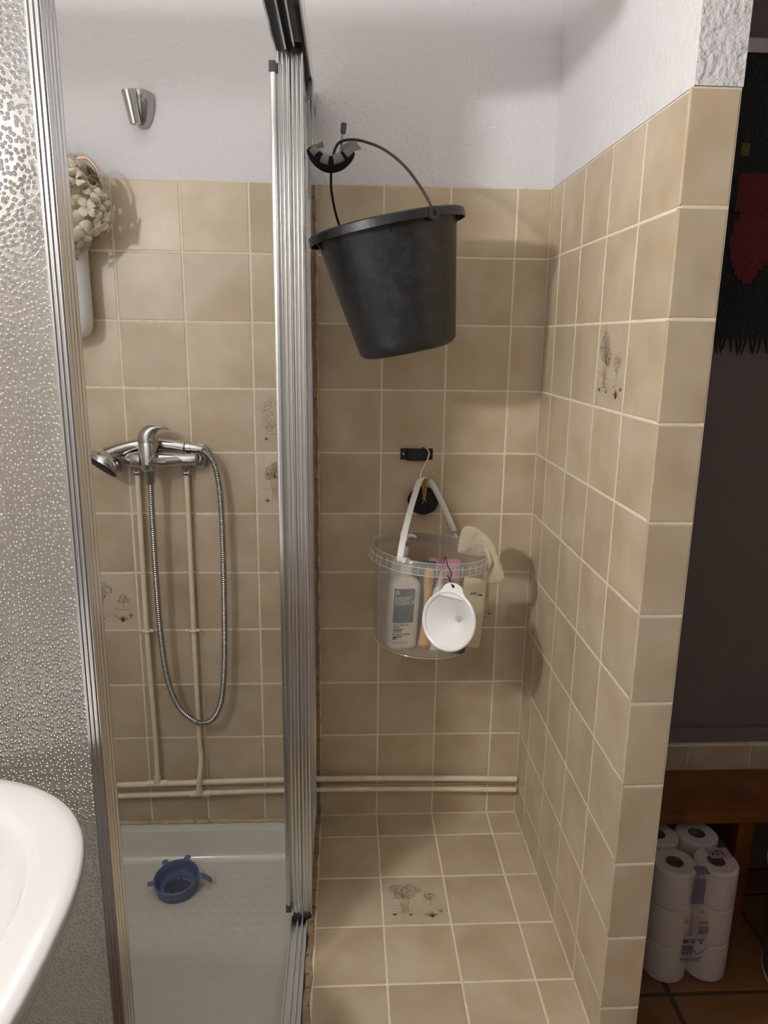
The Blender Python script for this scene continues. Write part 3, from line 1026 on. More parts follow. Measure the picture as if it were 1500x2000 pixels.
# lever: dome that sweeps into a beak pointing right
secs = []
path = [(-0.9115, 1.0225, 0.0228, 0.0228), (-0.9125, 1.030, 0.0230, 0.0230), (-0.911, 1.038, 0.0218, 0.0225), (-0.906, 1.0455, 0.0185, 0.021), (-0.898, 1.0520, 0.0120, 0.0185), (-0.886, 1.0555, 0.0062, 0.0155), (-0.874, 1.0548, 0.0036, 0.012), (-0.866, 1.0520, 0.0022, 0.008), (-0.862, 1.0508, 0.001, 0.003)]
tang = [(0, 1), (0, 1), (0.25, 1), (0.6, 0.8), (0.85, 0.5), (1, 0.05), (1, -0.15), (1, -0.25), (1, -0.25)]
rg = []
for (x, z, ra, rb), (tx, tz) in zip(path, tang):
    l = math.hypot(tx, tz)
    tx, tz = tx / l, tz / l
    rg.append([bm.verts.new((x + math.cos(2 * PI * k / 20) * ra * tz, -0.066 + math.sin(2 * PI * k / 20) * rb, z - math.cos(2 * PI * k / 20) * ra * tx)) for k in range(20)])
for a, b in zip(rg, rg[1:]):
    for k in range(20):
        bm.faces.new((a[k], a[(k + 1) % 20], b[(k + 1) % 20], b[k]))
bm.faces.new(rg[0])
bm.faces.new(rg[-1])
lev = obj('lever', bm, M_CHROME, mx)
bm = BM()
lathe(bm, [(0, 0), (0.0026, 0), (0.0026, 0.002), (0, 0.002)], 14, axis_matrix((-0.901, -0.0885, 1.031), (0.2, -1, 0)))
obj('lever_screw', bm, M_CHROME_DULL, lev)
bm = BM()
tube(bm, smooth_path([(-0.903, -0.084, 0.985), (-0.893, -0.080, 0.977), (-0.870, -0.068, 0.976), (-0.840, -0.056, 0.978), (-0.822, -0.050, 0.978)], 5), [0.012 - 0.0001 * k for k in range(21)], 14)
obj('right_arm', bm, M_CHROME, mx)
for x, zb in ((-0.815, 0.955), (-0.953, 0.962)):
    bm = BM()
    xx = -0.838 if x > -0.9 else x
    tube(bm, smooth_path([(x, -0.050, 0.980), (xx + 0.010, -0.036, 0.976), (xx, -0.024, 0.965), (xx, -0.020, 0.948)], 5), 0.0115, 14)
    obj('elbow', bm, M_CHROME_DULL, mx)
    bm = BM()
    lathe(bm, [(0, 0.938), (0.0105, 0.938), (0.012, 0.942), (0.012, 0.956), (0.010, 0.959), (0, 0.959)], 6, Matrix.Translation((xx, -0.020, 0)))
    obj('union_nut', bm, M_CHROME_DULL, mx, smooth=False)
for x in (-0.812, -0.960):
    bm = BM()
    lathe(bm, [(0.0, 0.0006), (0.031, 0.0006), (0.030, 0.008), (0.022, 0.014), (0.014, 0.016), (0.012, 0.036), (0, 0.036)], 28, axis_matrix((x, 0, 0.980), (0, -1, 0)))
    obj('wall_flange', bm, M_CHROME, mx)
bm = BM()
lathe(bm, [(0, 0.960), (0.0135, 0.960), (0.0135, 0.954), (0.0120, 0.952), (0.0105, 0.928), (0.0095, 0.925), (0, 0.925)], 20, Matrix.Translation((-0.912, -0.066, 0)))
obj('hose_outlet', bm, M_CHROME_DULL, mx)
hs = thing('hand_shower', (-0.90, -0.036, 1.005), 'chrome hand shower lying across the top of the mixer', 'shower head')
bm = BM()
pth = smooth_path([(-0.838, -0.034, 1.006), (-0.870, -0.034, 1.011), (-0.905, -0.034, 1.013), (-0.945, -0.036, 1.010), (-0.985, -0.046, 0.998), (-1.010, -0.056, 0.985)], 6)
rad = [0.0115 + 0.003 * (i / 30) + (0.010 * max(0, (i - 18) / 12) ** 1.5) for i in range(31)]
tube(bm, pth, rad, 18)
obj('handle', bm, M_CHROME, hs)
bm = BM()
hm = axis_matrix((-1.012, -0.062, 0.972), (-0.50, -0.42, -0.76))
hm2 = hm @ Matrix.Diagonal((1.12, 1.12, 1, 1))
lathe(bm, [(0, -0.024), (0.014, -0.023), (0.026, -0.018), (0.036, -0.006), (0.039, 0.004), (0.038, 0.011), (0.034, 0.012), (0, 0.012)], 32, hm2)
hd = obj('spray_head', bm, M_CHROME, hs)
bm = BM()
lathe(bm, [(0, 0.0125), (0.033, 0.0125), (0.032, 0.0145), (0, 0.0145)], 28, hm2)
for r_, n in ((0.008, 6), (0.017, 12), (0.026, 18)):
    for k in range(n):
        a = 2 * PI * k / n
        lathe(bm, [(0.0016, 0.0143), (0.0012, 0.0165), (0, 0.0168)], 6, hm2 @ Matrix.Translation((r_ * math.cos(a), r_ * math.sin(a), 0)))
obj('nozzle_plate', bm, M_BLACKRUB, hd)
bm = BM()
tube(bm, [(-0.842, -0.034, 1.006), (-0.835, -0.034, 1.0055)], 0.0105, 16)
obj('seal_ring', bm, M_BLACKRUB, hs)
bm = BM()
tube(bm, [(-0.835, -0.034, 1.0055), (-0.825, -0.034, 1.005), (-0.8245, -0.034, 1.005), (-0.810, -0.035, 1.003), (-0.796, -0.036, 1.000)], [0.0118, 0.0120, 0.0110, 0.0105, 0.0088], 18)
obj('hose_nut', bm, M_CHROME, hs)
ho = thing('shower_hose', (-0.82, -0.05, 0.305), 'flexible ribbed chrome shower hose hanging in a long loop', 'hose')
pth = smooth_path([(-0.912, -0.066, 0.926), (-0.913, -0.064, 0.83), (-0.914, -0.060, 0.70), (-0.912, -0.056, 0.55), (-0.903, -0.052, 0.43), (-0.880, -0.048, 0.352), (-0.846, -0.046, 0.313), (-0.820, -0.046, 0.305), (-0.794, -0.046, 0.320), (-0.774, -0.046, 0.370), (-0.763, -0.046, 0.47), (-0.758, -0.046, 0.62), (-0.756, -0.044, 0.78), (-0.758, -0.042, 0.89), (-0.766, -0.040, 0.955), (-0.780, -0.038, 0.985), (-0.797, -0.036, 0.9995)], 16)
# resample evenly for the ribs
acc = [0.0]
for a, b in zip(pth, pth[1:]):
    acc.append(acc[-1] + (b - a).length)
step = 0.0013
res, j = [], 0
for i in range(int(acc[-1] / step)):
    s = i * step
    while acc[j + 1] < s:
        j += 1
    res.append(pth[j].lerp(pth[j + 1], (s - acc[j]) / (acc[j + 1] - acc[j])))
bm = BM()
tube(bm, res, [0.0077 if (i % 4) in (0, 1) else 0.0058 for i in range(len(res))], 10)
obj('ribbed_hose', bm, M_CHROME_DULL, ho, angle=80)

# chrome hand shower bracket high on the wall
br = thing('shower_bracket', (-0.899, 0.0, 1.69), 'empty chrome hand shower bracket on the white plaster', 'bracket')
bm = BM()
rg = []
for z, wx, dy, ox in ((1.688, 0.004, 0.010, -0.002), (1.691, 0.011, 0.017, -0.0015), (1.700, 0.0165, 0.026, -0.001), (1.715, 0.021, 0.034, 0.0), (1.735, 0.0245, 0.039, 0.0), (1.750, 0.0255, 0.041, 0.0), (1.7565, 0.0235, 0.039, 0.0)):
    rg.append([bm.verts.new((-0.8965 + ox + wx * math.cos(PI * k / 16), -0.0004 - dy * math.sin(PI * k / 16), z)) for k in range(17)])
for a, b in zip(rg, rg[1:]):
    for k in range(16):
        bm.faces.new((a[k], a[k + 1], b[k + 1], b[k]))
    bm.faces.new((a[16], a[0], b[0], b[16]))
bm.faces.new(rg[0])
bm.faces.new(rg[-1])
obj('bracket_body', bm, M_CHROME_DULL, br)
bm = BM()
mt = axis_matrix((-0.906, -0.036, 1.688), (-0.12, -0.20, 1.0))
lathe(bm, [(0.009, 0.0), (0.0115, 0.002), (0.0150, 0.064), (0.0135, 0.0655), (0.0125, 0.062), (0.008, 0.003)], 24, mt, close=True)
obj('holder_socket', bm, M_CHROME, br)

# cream petal cluster and white wall tube by the front post
fl = thing('petal_cluster', (-1.040, -0.10, 1.522), 'cream plastic petal cluster beside the front door post', 'flowers')
bm = BM()
pv = []
for q in range(4):
    a = q * PI / 2
    m = Matrix.Rotation(a, 4, 'Z')
    g = []
    for u, wd, z in ((0.001, 0.002, 0.0), (0.006, 0.0065, 0.0025), (0.012, 0.0085, 0.0035), (0.017, 0.0065, 0.0020), (0.0195, 0.0025, 0.0005)):
        g.append([bm.verts.new(m @ Vector((u, s * wd, z - abs(s) * 0.0012))) for s in (-1, 0, 1)])
    for a_, b_ in zip(g, g[1:]):
        for k in range(2):
            bm.faces.new((a_[k], a_[k + 1], b_[k + 1], b_[k]))
bmesh.ops.solidify(bm, geom=list(bm.faces), thickness=0.0007)
f0 = obj('floret', bm, M_PETAL, fl, local=True)
rnd = random.Random(5)
first = True
n = 92
for k in range(n):
    t = (k + 0.5) / n
    ph = math.acos(1 - 2 * t)
    th = k * 2.39996
    d = Vector((math.sin(ph) * math.cos(th), math.sin(ph) * math.sin(th), math.cos(ph)))
    p = Vector((d.x * 0.086 - 0.010 * d.z, d.y * 0.055, d.z * 0.112)) * rnd.uniform(0.9, 1.06)
    if p.z > 0.03:
        p.x -= (p.z - 0.03) * 0.45
    if p.z < -0.04:
        p.x += (p.z + 0.04) * 0.6
    if d.y > 0.75:
        continue
    o = f0 if first else f0.copy()
    if not first:
        C.objects.link(o)
        o.parent = fl
    first = False
    m = axis_matrix(p, d + Vector((rnd.uniform(-0.3, 0.3), rnd.uniform(-0.3, 0.1), rnd.uniform(-0.3, 0.3))))
    o.matrix_basis = m @ Matrix.Rotation(rnd.uniform(0, PI), 4, 'Z') @ Matrix.Scale(rnd.uniform(1.0, 1.4), 4)
bm = BM()
bmesh.ops.create_uvsphere(bm, u_segments=18, v_segments=12, radius=1.0)
for v in bm.verts:
    v.co = Vector((v.co.x * 0.054 - 0.3 * max(0, v.co.z * 0.09 - 0.03) + 0.5 * min(0, v.co.z * 0.09 + 0.03), v.co.y * 0.034, v.co.z * 0.090))
obj('cluster_core', bm, M_PETAL, fl, local=True)
bm = BM()
tube(bm, smooth_path([(0.036, -0.02, 0.080), (0.054, -0.02, 0.080), (0.070, -0.02, 0.064), (0.076, -0.02, 0.044)], 6), 0.0026, 8)
obj('copper_ring', bm, M_COPPER, fl, local=True)
hp = thing('wall_tube', (-1.066, -0.052, 1.26), 'smooth white rounded plastic tube on the tiles below the petals', 'holder')
bm = BM()
lathe(bm, [(0, 1.248), (0.020, 1.249), (0.036, 1.256), (0.044, 1.270), (0.046, 1.30), (0.045, 1.46), (0.043, 1.462), (0.041, 1.30), (0, 1.262)], 36, Matrix.Translation((-1.066, -0.052, 0)))
obj('tube_body', bm, M_WHITE, hp)
bm = BM()
box(bm, -1.078, -1.054, -0.012, -0.0008, 1.40, 1.45, 0.003)
obj('mount_plate', bm, M_WHITE, hp)

# ---------------------------------------------------------------- wire hook with padded crook on the outer side door
hk = thing('wire_hook', (-0.522, -0.372, 1.56), 'bent wire hook with taped black foam pad on the shower door edge', 'hook')
bm = BM()
tube(bm, smooth_path([(-0.5285, -0.330, 1.66), (-0.5265, -0.345, 1.682), (-0.523, -0.362, 1.684), (-0.5205, -0.370, 1.672), (-0.5205, -0.372, 1.62), (-0.5215, -0.374, 1.585), (-0.515, -0.378, 1.563), (-0.492, -0.382, 1.552), (-0.474, -0.384, 1.562), (-0.470, -0.385, 1.585), (-0.4675, -0.386, 1.602)], 8), 0.0024, 10)
obj('wire', bm, M_CHROME_DULL, hk)
bm = BM()
tube(bm, [(-0.5285, -0.331, 1.66), (-0.5285, -0.331, 1.50)], 0.0024, 10)
obj('wire_leg', bm, M_CHROME_DULL, hk)
bm = BM()
tube(bm, [(-0.4685, -0.386, 1.594), (-0.4682, -0.386, 1.597), (-0.4668, -0.386, 1.609), (-0.4666, -0.386, 1.611)], [0.0040, 0.0046, 0.0050, 0.0042], 14)
obj('rubber_cap', bm, M_RUBBER, hk)
fp = smooth_path([(-0.5235, -0.379, 1.572), (-0.516, -0.381, 1.560), (-0.504, -0.383, 1.550), (-0.490, -0.384, 1.546), (-0.474, -0.384, 1.550), (-0.461, -0.384, 1.560), (-0.455, -0.384, 1.569)], 6)
bm = BM()
tube(bm, fp, [0.008 + 0.0045 * math.sin(PI * i / 36) for i in range(37)], 14, sx=0.8, sy=1.1, up=(0, 1, 0))
fo = obj('foam_pad', bm, M_FOAM, hk)
for i0, i1, m_, ex in ((3, 9, M_TAPE, 0.0), (12, 18, M_TAPE, 0.001), (20, 27, M_TAPE, 0.001), (28, 34, M_TAPE, 0.001)):
    bm = BM()
    tube(bm, [Vector(p) + Vector((0, -0.0012, 0.0045)) for p in fp[i0:i1]], [0.0086 + 0.0040 * math.sin(PI * i / 36) + ex for i in range(i0, i1)], 12, sx=0.86, sy=0.80, up=(0, 1, 0))
    obj('tape_band', bm, m_, fo)
for pts, m_ in (([(-0.524, -0.386, 1.575), (-0.512, -0.388, 1.577), (-0.503, -0.388, 1.581), (-0.500, -0.387, 1.573), (-0.511, -0.387, 1.570), (-0.520, -0.386, 1.570)], M_TAPE_OLIVE), ([(-0.472, -0.392, 1.574), (-0.458, -0.392, 1.581), (-0.446, -0.392, 1.581), (-0.437, -0.391, 1.571), (-0.452, -0.391, 1.566), (-0.465, -0.391, 1.564)], M_TAPE)):
    bm = BM()
    a = [bm.verts.new(p) for p in pts]
    b = [bm.verts.new((p[0], p[1] + 0.0012, p[2] - 0.0004)) for p in pts]
    for i in range(6):
        bm.faces.new((a[i], a[(i + 1) % 6], b[(i + 1) % 6], b[i]))
    bm.faces.new(a)
    bm.faces.new(b)
    obj('tape_tail', bm, m_, fo, smooth=False)

# ---------------------------------------------------------------- black bucket
bk = thing('black_bucket', (-0.396, -0.400, 1.449), 'large scuffed black plastic bucket hanging tilted from the padded hook', 'bucket', rot=(math.radians(1.5), math.radians(-11.8), 0))
bm = BM()
H = 0.222
outer = [(0, -H), (0.072, -H), (0.082, -H + 0.003), (0.0885, -H + 0.010), (0.0905, -H + 0.020), (0.124, -0.012), (0.1265, -0.004)]
inner = [(0.123, -0.004), (0.120, -0.014), (0.087, -H + 0.020), (0.080, -H + 0.006), (0, -H + 0.005)]
lathe(bm, outer + inner, 64)
obj('bucket_body', bm, M_BUCKET, bk, local=True)
bm = BM()
lathe(bm, [(0.1225, -0.006), (0.1235, 0.0), (0.127, 0.002), (0.136, 0.0015), (0.139, -0.001), (0.139, -0.014), (0.1368, -0.0145), (0.1362, -0.004), (0.127, -0.003), (0.1255, -0.006)], 64, close=True)
obj('rim', bm, M_BUCKET, bk, local=True)
for k in range(5):
    a = 2 * PI * (k + 0.72) / 5
    bm = BM()
    prism(bm, [(0.1225, -0.026), (0.1362, -0.003), (0.1262, -0.003), (0.1245, -0.008)], -0.0011, 0.0011, Matrix.Rotation(a, 4, 'Z') @ basis((0, 0, 0), (1, 0, 0), (0, 0, 1), (0, -1, 0)))
    obj('rim_gusset', bm, M_BUCKET, bk, smooth=False, local=True)
ears = []
for a in (math.radians(-60), math.radians(120)):
    c, s = math.cos(a), math.sin(a)
    bm = BM()
    mt = basis((c * 0.130, s * 0.130, -0.010), (-s, c, 0), (0, 0, 1), (c, s, 0))
    lathe(bm, [(0.0045, -0.004), (0.0095, -0.004), (0.0105, 0.009), (0.0105, 0.011), (0.0045, 0.011)], 20, mt, close=True)
    obj('handle_ear', bm, M_BUCKET, bk, local=True)
    ears.append(a)
# wire handle in world space, moved to the local frame
pts_w = [(-0.3295, -0.521, 1.452), (-0.331, -0.518, 1.464), (-0.349, -0.500, 1.497), (-0.372, -0.476, 1.530), (-0.402, -0.450, 1.558), (-0.432, -0.425, 1.575), (-0.456, -0.405, 1.583), (-0.476, -0.392, 1.582), (-0.485, -0.386, 1.572), (-0.489, -0.383, 1.556), (-0.492, -0.372, 1.535), (-0.492, -0.346, 1.510), (-0.484, -0.315, 1.475), (-0.470, -0.288, 1.440), (-0.461, -0.279, 1.424)]
bpy.context.view_layer.update()
mi = bk.matrix_world.inverted()
bm = BM()
tube(bm, [mi @ Vector(p) for p in smooth_path(pts_w, 6)], 0.0024, 10)
obj('wire_handle', bm, M_WIRE, bk, local=True)

bk.scale = (1.088,) * 3
bk.location = (-0.3873, -0.260, 1.469)
hk.scale = (1.1037,) * 3
hk.location = (-0.5283, -0.2293, 1.5916)

# ---------------------------------------------------------------- wall hook, S hook, pumice
wh = thing('wall_strap_hook', (-0.293, 0.0, 0.987), 'small black strap hook screwed to the beige tiles', 'hook')
bm = BM()
box(bm, -0.332, -0.254, -0.0030, -0.0005, 0.9735, 1.0010, 0.0008, 1)
obj('back_plate', bm, M_BLACKRUB, wh, smooth=False)
bm = BM()
sp = smooth_path([(-0.318, -0.0035, 0), (-0.312, -0.012, 0), (-0.300, -0.0165, 0), (-0.286, -0.0165, 0), (-0.272, -0.012, 0), (-0.266, -0.0035, 0)], 5)
o1 = [(p.x, p.y) for p in sp]
o2 = [(p.x, p.y + 0.0022) for p in reversed(sp)]
prism(bm, o1 + o2, 0.9725, 1.0015)
obj('strap', bm, M_BLACKRUB, wh)
bm = BM()
lathe(bm, [(0, 0.0028), (0.0022, 0.0026), (0.0036, 0.0012), (0.004, 0)], 16, axis_matrix((-0.3245, -0.003, 0.9875), (0, -1, 0)))
obj('screw', bm, M_CHROME_DULL, wh)
sh = thing('s_hook', (-0.272, -0.03, 0.94), 'rose gold S hook hanging from the black wall strap', 'hook')
bm = BM()
sp = smooth_path([(-0.284, -0.006, 0.999), (-0.281, -0.010, 1.0035), (-0.275, -0.020, 1.0055), (-0.268, -0.026, 1.000), (-0.266, -0.030, 0.992), (-0.270, -0.032, 0.979), (-0.277, -0.036, 0.966), (-0.284, -0.041, 0.953), (-0.287, -0.045, 0.944), (-0.284, -0.050, 0.9345), (-0.276, -0.056, 0.9305), (-0.268, -0.060, 0.937), (-0.262, -0.062, 0.9475), (-0.2595, -0.063, 0.952)], 6)
tube(bm, sp, 0.0017, 10)
so = obj('hook_wire', bm, M_COPPER, sh)
for p in (sp[0], sp[-1]):
    bm = BM()
    bmesh.ops.create_uvsphere(bm, u_segments=12, v_segments=8, radius=0.0028, matrix=Matrix.Translation(p))
    obj('ball_tip', bm, M_COPPER, so)
pu = thing('pumice_stone', (-0.276, -0.020, 0.876), 'round black pumice stone on a jute loop against the tiles', 'pumice stone')
bm = BM()
bmesh.ops.create_uvsphere(bm, u_segments=40, v_segments=26, radius=1.0)
for v in bm.verts:
    d = v.co.copy()
    k = 1 + 0.035 * noise.noise(d * 3.1) + 0.03 * noise.noise(d * 9.0) + 0.02 * noise.noise(d * 17)
    v.co = Vector((d.x * 0.0375 * k, d.y * 0.0165 * k, d.z * 0.0345 * k)) + Vector((-0.276, -0.0195, 0.876))
obj('stone', bm, M_PUMICE, pu, angle=80)
bm = BM()
tube(bm, smooth_path([(-0.276, -0.0385, 0.884), (-0.2775, -0.040, 0.898), (-0.279, -0.043, 0.916), (-0.2785, -0.049, 0.9295), (-0.277, -0.0565, 0.9345), (-0.2745, -0.0600, 0.930), (-0.2735, -0.0480, 0.912), (-0.2745, -0.0400, 0.892), (-0.2745, -0.0385, 0.884)], 6), 0.0026, 8)
obj('jute_loop', bm, M_JUTE, pu)
bm = BM()
for a, b in (((-0.276, -0.039, 0.884), (-0.281, -0.041, 0.872)), ((-0.274, -0.039, 0.884), (-0.270, -0.041, 0.876)), ((-0.277, -0.039, 0.886), (-0.284, -0.040, 0.886))):
    tube(bm, [a, b], [0.0012, 0.0006], 5)
obj('frayed_end', bm, M_JUTE, pu)

# ---------------------------------------------------------------- clear hanging bucket
cx_, cy_, cz_ = -0.270, -0.1415, 0.792
cb = thing('clear_bucket', (cx_, cy_, cz_), 'clear plastic bucket of toiletries hanging below the black wall strap', 'bucket', rot=(0, math.radians(4.0), 0))
HB = 0.226
bm = BM()
lathe(bm, [(0, -HB), (0.100, -HB), (0.109, -HB + 0.004), (0.1125, -HB + 0.012), (0.1290, -0.020), (0.1295, -0.004), (0.1280, -0.004), (0.1275, -0.020), (0.1110, -HB + 0.013), (0.108, -HB + 0.006), (0, -HB + 0.0015)], 72)
obj('bucket_body', bm, M_CLEAR, cb, local=True)
bm = BM()
lathe(bm, [(0.1285, -0.002), (0.1305, 0.003), (0.1345, 0.003), (0.1365, 0.000), (0.1385, -0.024), (0.1372, -0.024), (0.1350, -0.001), (0.1315, 0.0005)], 72, close=True)
rm = obj('rim', bm, M_CLEAR_RIM, cb, local=True)
bm = BM()
for z, r_ in ((0.003, 0.1325), (-0.0245, 0.1378), (-0.008, 0.1378), (-HB + 0.003, 0.1105)):
    bm = BM()
    tube(bm, [(r_ * math.cos(2 * PI * k / 72), r_ * math.sin(2 * PI * k / 72), z) for k in range(73)], 0.0010, 6, cap=False)
    obj('rim_bead' if z > -0.1 else 'base_bead', bm, M_BEAD, rm, local=True)
for k in range(44):
    a = 2 * PI * k / 44
    bm = BM()
    box(bm, 0.1360, 0.1376, -0.0006, 0.0006, -0.022, -0.002)
    bmesh.ops.transform(bm, matrix=Matrix.Rotation(a, 4, 'Z'), verts=bm.verts)
    obj('rim_rib', bm, M_BEAD, rm, smooth=False, local=True)
bpy.context.view_layer.update()
mi = cb.matrix_world.inverted()
FA = mi @ Vector((-0.3465, -0.2600, 0.800))
BA = mi @ Vector((-0.196, -0.0235, 0.790))
bm = BM()
hp_ = smooth_path([(-0.3475, -0.2620, 0.798), (-0.3465, -0.2580, 0.815), (-0.338, -0.2280, 0.845), (-0.321, -0.170, 0.885), (-0.302, -0.108, 0.921), (-0.291, -0.073, 0.936), (-0.279, -0.058, 0.9395), (-0.268, -0.052, 0.934), (-0.250, -0.044, 0.908), (-0.226, -0.034, 0.862), (-0.205, -0.023, 0.817), (-0.197, -0.0175, 0.800)], 6)
tube(bm, [mi @ p for p in hp_], [0.0068] * (len(hp_)), 10, sx=1.0, sy=0.22, up=(1, -0.15, 0.1))
hh = obj('handle_strap', bm, M_WHITE, cb, local=True)
bm = BM()
for p, d in ((FA, (-0.5, -0.86, 0)), (BA, (0.5, 0.80, 0))):
    q = Vector((d[0], d[1], 0)).normalized() * 0.1385
    lathe(bm, [(0, 0.0045), (0.005, 0.004), (0.0065, 0.0015), (0.0065, -0.002)], 16, axis_matrix((q.x, q.y, p.z), d))
obj('handle_pivot', bm, M_WHITE, hh, local=True)

# ---- contents (stand on the tilted bucket floor)
tl = math.tan(math.radians(4.0))
def cfloor(x, y=0):
    return cz_ - HB * math.cos(math.radians(4.0)) - (x - (cx_ - HB * math.sin(math.radians(4)))) * tl + 0.0030
def up_rot(yaw=0.0):
    return (0, math.radians(4.0), yaw)
# lotion bottle with label
bx, by = -0.338, -0.188
BYAW = math.radians(17)
bt = thing('lotion_bottle', (bx, by, cfloor(bx) + 0.001), 'white lotion bottle with teal printed label inside the clear bucket', 'bottle', rot=(0, math.radians(3.0), BYAW))
def sup(a, b, n, e=3.2):
    o = []
    for k in range(n):
        t = 2 * PI * k / n
        c, s = math.cos(t), math.sin(t)
        o.append((a * math.copysign(abs(c) ** (2 / e), c), b * math.copysign(abs(s) ** (2 / e), s)))
    return o
def loft(bm, secs, e=3.2, n=40, closed=True):
    rg = []
    for a, b, z in secs:
        rg.append([bm.verts.new((x, y, z)) for x, y in sup(a, b, n, e)])
    for p, q in zip(rg, rg[1:]):
        for k in range(n):
            bm.faces.new((p[k], p[(k + 1) % n], q[(k + 1) % n], q[k]))
    if closed:
        bm.faces.new(rg[0])
        bm.faces.new(rg[-1])
bm = BM()
loft(bm, [(0.030, 0.020, 0), (0.0335, 0.0235, 0.003), (0.035, 0.025, 0.009), (0.035, 0.025, 0.140), (0.0345, 0.0245, 0.147), (0.031, 0.022, 0.155), (0.024, 0.018, 0.162), (0.015, 0.0145, 0.166), (0.0135, 0.0135, 0.168)])
bb = obj('bottle_body', bm, M_BOTTLE, bt, local=True)
bm = BM()
lathe(bm, [(0, 0.166), (0.0145, 0.166), (0.0145, 0.187), (0.013, 0.190), (0, 0.190)], 28)
obj('cap', bm, M_BOTTLE, bt, local=True)
lab = basis((0, -0.0253, 0), (1, 0, 0), (0, 0, 1), (0, -1, 0))
def patch(name, mat, u0, u1, v0, v1, z, par, r=0.0, curve=True):
    """label patch that hugs the bottle front (superellipse) at height z above it"""
    bm = BM()
    n = 14
    col = []
    for k in range(n + 1):
        u = u0 + (u1 - u0) * k / n
        y = -0.025 * (1 - min(1, abs(u / 0.035)) ** 3.2) ** (1 / 3.2) - z
        top = v1
        if r and u > u1 - r:
            top = v1 - (r - math.sqrt(max(0, r * r - (u - (u1 - r)) ** 2)))
        col.append((bm.verts.new((u, y, v0)), bm.verts.new((u, y, top))))
    for a, b in zip(col, col[1:]):
        bm.faces.new((a[0], b[0], b[1], a[1]))
    return obj(name, bm, mat, par, local=True)
lb = patch('label', M_LABELTEAL, -0.0305, 0.0165, 0.064, 0.144, 0.0003, bt, 0.005)
def warp(bm, z):
    for v in bm.verts:
        u = v.co.x
        v.co.y = -0.025 * (1 - min(1, abs(u / 0.035)) ** 3.2) ** (1 / 3.2) - z
    return bm
def ltext(txt, size, u, v, mat, sx=1.0, bold=0.0):
    return obj('label_text', warp(text_bm(txt, size, lab @ Matrix.Translation((u, v, 0)), bold, 'LEFT', sx), 0.0008), mat, lb, smooth=False, local=True)
ltext('DESERT', 0.0118, -0.0285, 0.1170, M_LABELTXT, 0.96, 0.00015)
ltext('ESSENCE', 0.0118, -0.0285, 0.1070, M_LABELTXT, 0.96, 0.00015)
ltext('TEA TREE OIL', 0.0062, -0.0295, 0.0570, M_INK, 0.95, 0.0001)
pass
bm = BM()
for (u0, u1, v, h) in ((-0.0295, -0.016, 0.0535, 0.0020), (-0.0295, -0.004, 0.0505, 0.0010), (-0.0285, -0.008, 0.0460, 0.0030), (-0.0285, -0.011, 0.0425, 0.0020), *[(-0.0295 + 0.0021 * j, -0.0281 + 0.0021 * j, 0.0345, 0.0050 if j % 3 else 0.0042) for j in range(19) if j not in (2, 9, 12)], (-0.0285, -0.008, 0.0300, 0.0026), (-0.0285, -0.021, 0.0245, 0.0055), (-0.0285, 0.006, 0.0170, 0.0010)):
    quad(bm, lab, u0, u1, v, v + h)
    bmesh.ops.subdivide_edges(bm, edges=[e for e in bm.edges if abs(e.verts[0].co.z - e.verts[1].co.z) < 1e-7 and len(e.link_faces) == 1 and abs(e.verts[0].co.x - e.verts[1].co.x) > 0.006], cuts=6)
obj('label_lines', warp(bm, 0.0007), M_INK, lb, smooth=False, local=True)
bm = BM()
for k in range(24):
    a0, a1 = 2 * PI * k / 24, 2 * PI * (k + 1) / 24
    bm.faces.new([bm.verts.new(lab @ Vector((-0.0245 + r_ * math.cos(a), 0.1355 + r_ * math.sin(a), 0))) for r_, a in ((0.0022, a0), (0.0042, a0), (0.0042, a1), (0.0022, a1))])
obj('label_emblem', warp(bm, 0.0008), M_LABELTXT, lb, smooth=False, local=True)
bm = BM()
for pts in (((-0.0303, 0.088), (-0.0303, 0.092), (-0.0115, 0.0645), (-0.015, 0.0645)), ((0.0163, 0.087), (0.0163, 0.091), (-0.002, 0.0645), (0.001, 0.0645))):
    bm.faces.new([bm.verts.new(lab @ Vector((u, v, 0))) for u, v in pts])
obj('label_motif', warp(bm, 0.0006), M_LABELTEAL2, lb, smooth=False, local=True)
# wooden brush
wb = thing('wooden_brush', (-0.286, -0.200, cfloor(-0.286)), 'pale wooden brush handle standing beside the lotion bottle', 'brush', rot=(math.radians(-3), math.radians(3), 0))
bm = BM()
prof = [(0, 0.190), (0.006, 0.189), (0.010, 0.185), (0.0118, 0.178), (0.0118, 0.165), (0.0100, 0.145), (0.0078, 0.115), (0.0074, 0.095), (0.0085, 0.070), (0.0108, 0.045), (0.0135, 0.018), (0.0142, 0.014)]
lathe(bm, prof, 24)
obj('handle', bm, M_WOOD, wb, local=True)
bm = BM()
lathe(bm, [(0.0142, 0.014), (0.0140, 0.010), (0.0105, 0.003), (0, 0.001)], 24)
obj('handle_end', bm, M_WOODRED, wb, local=True)
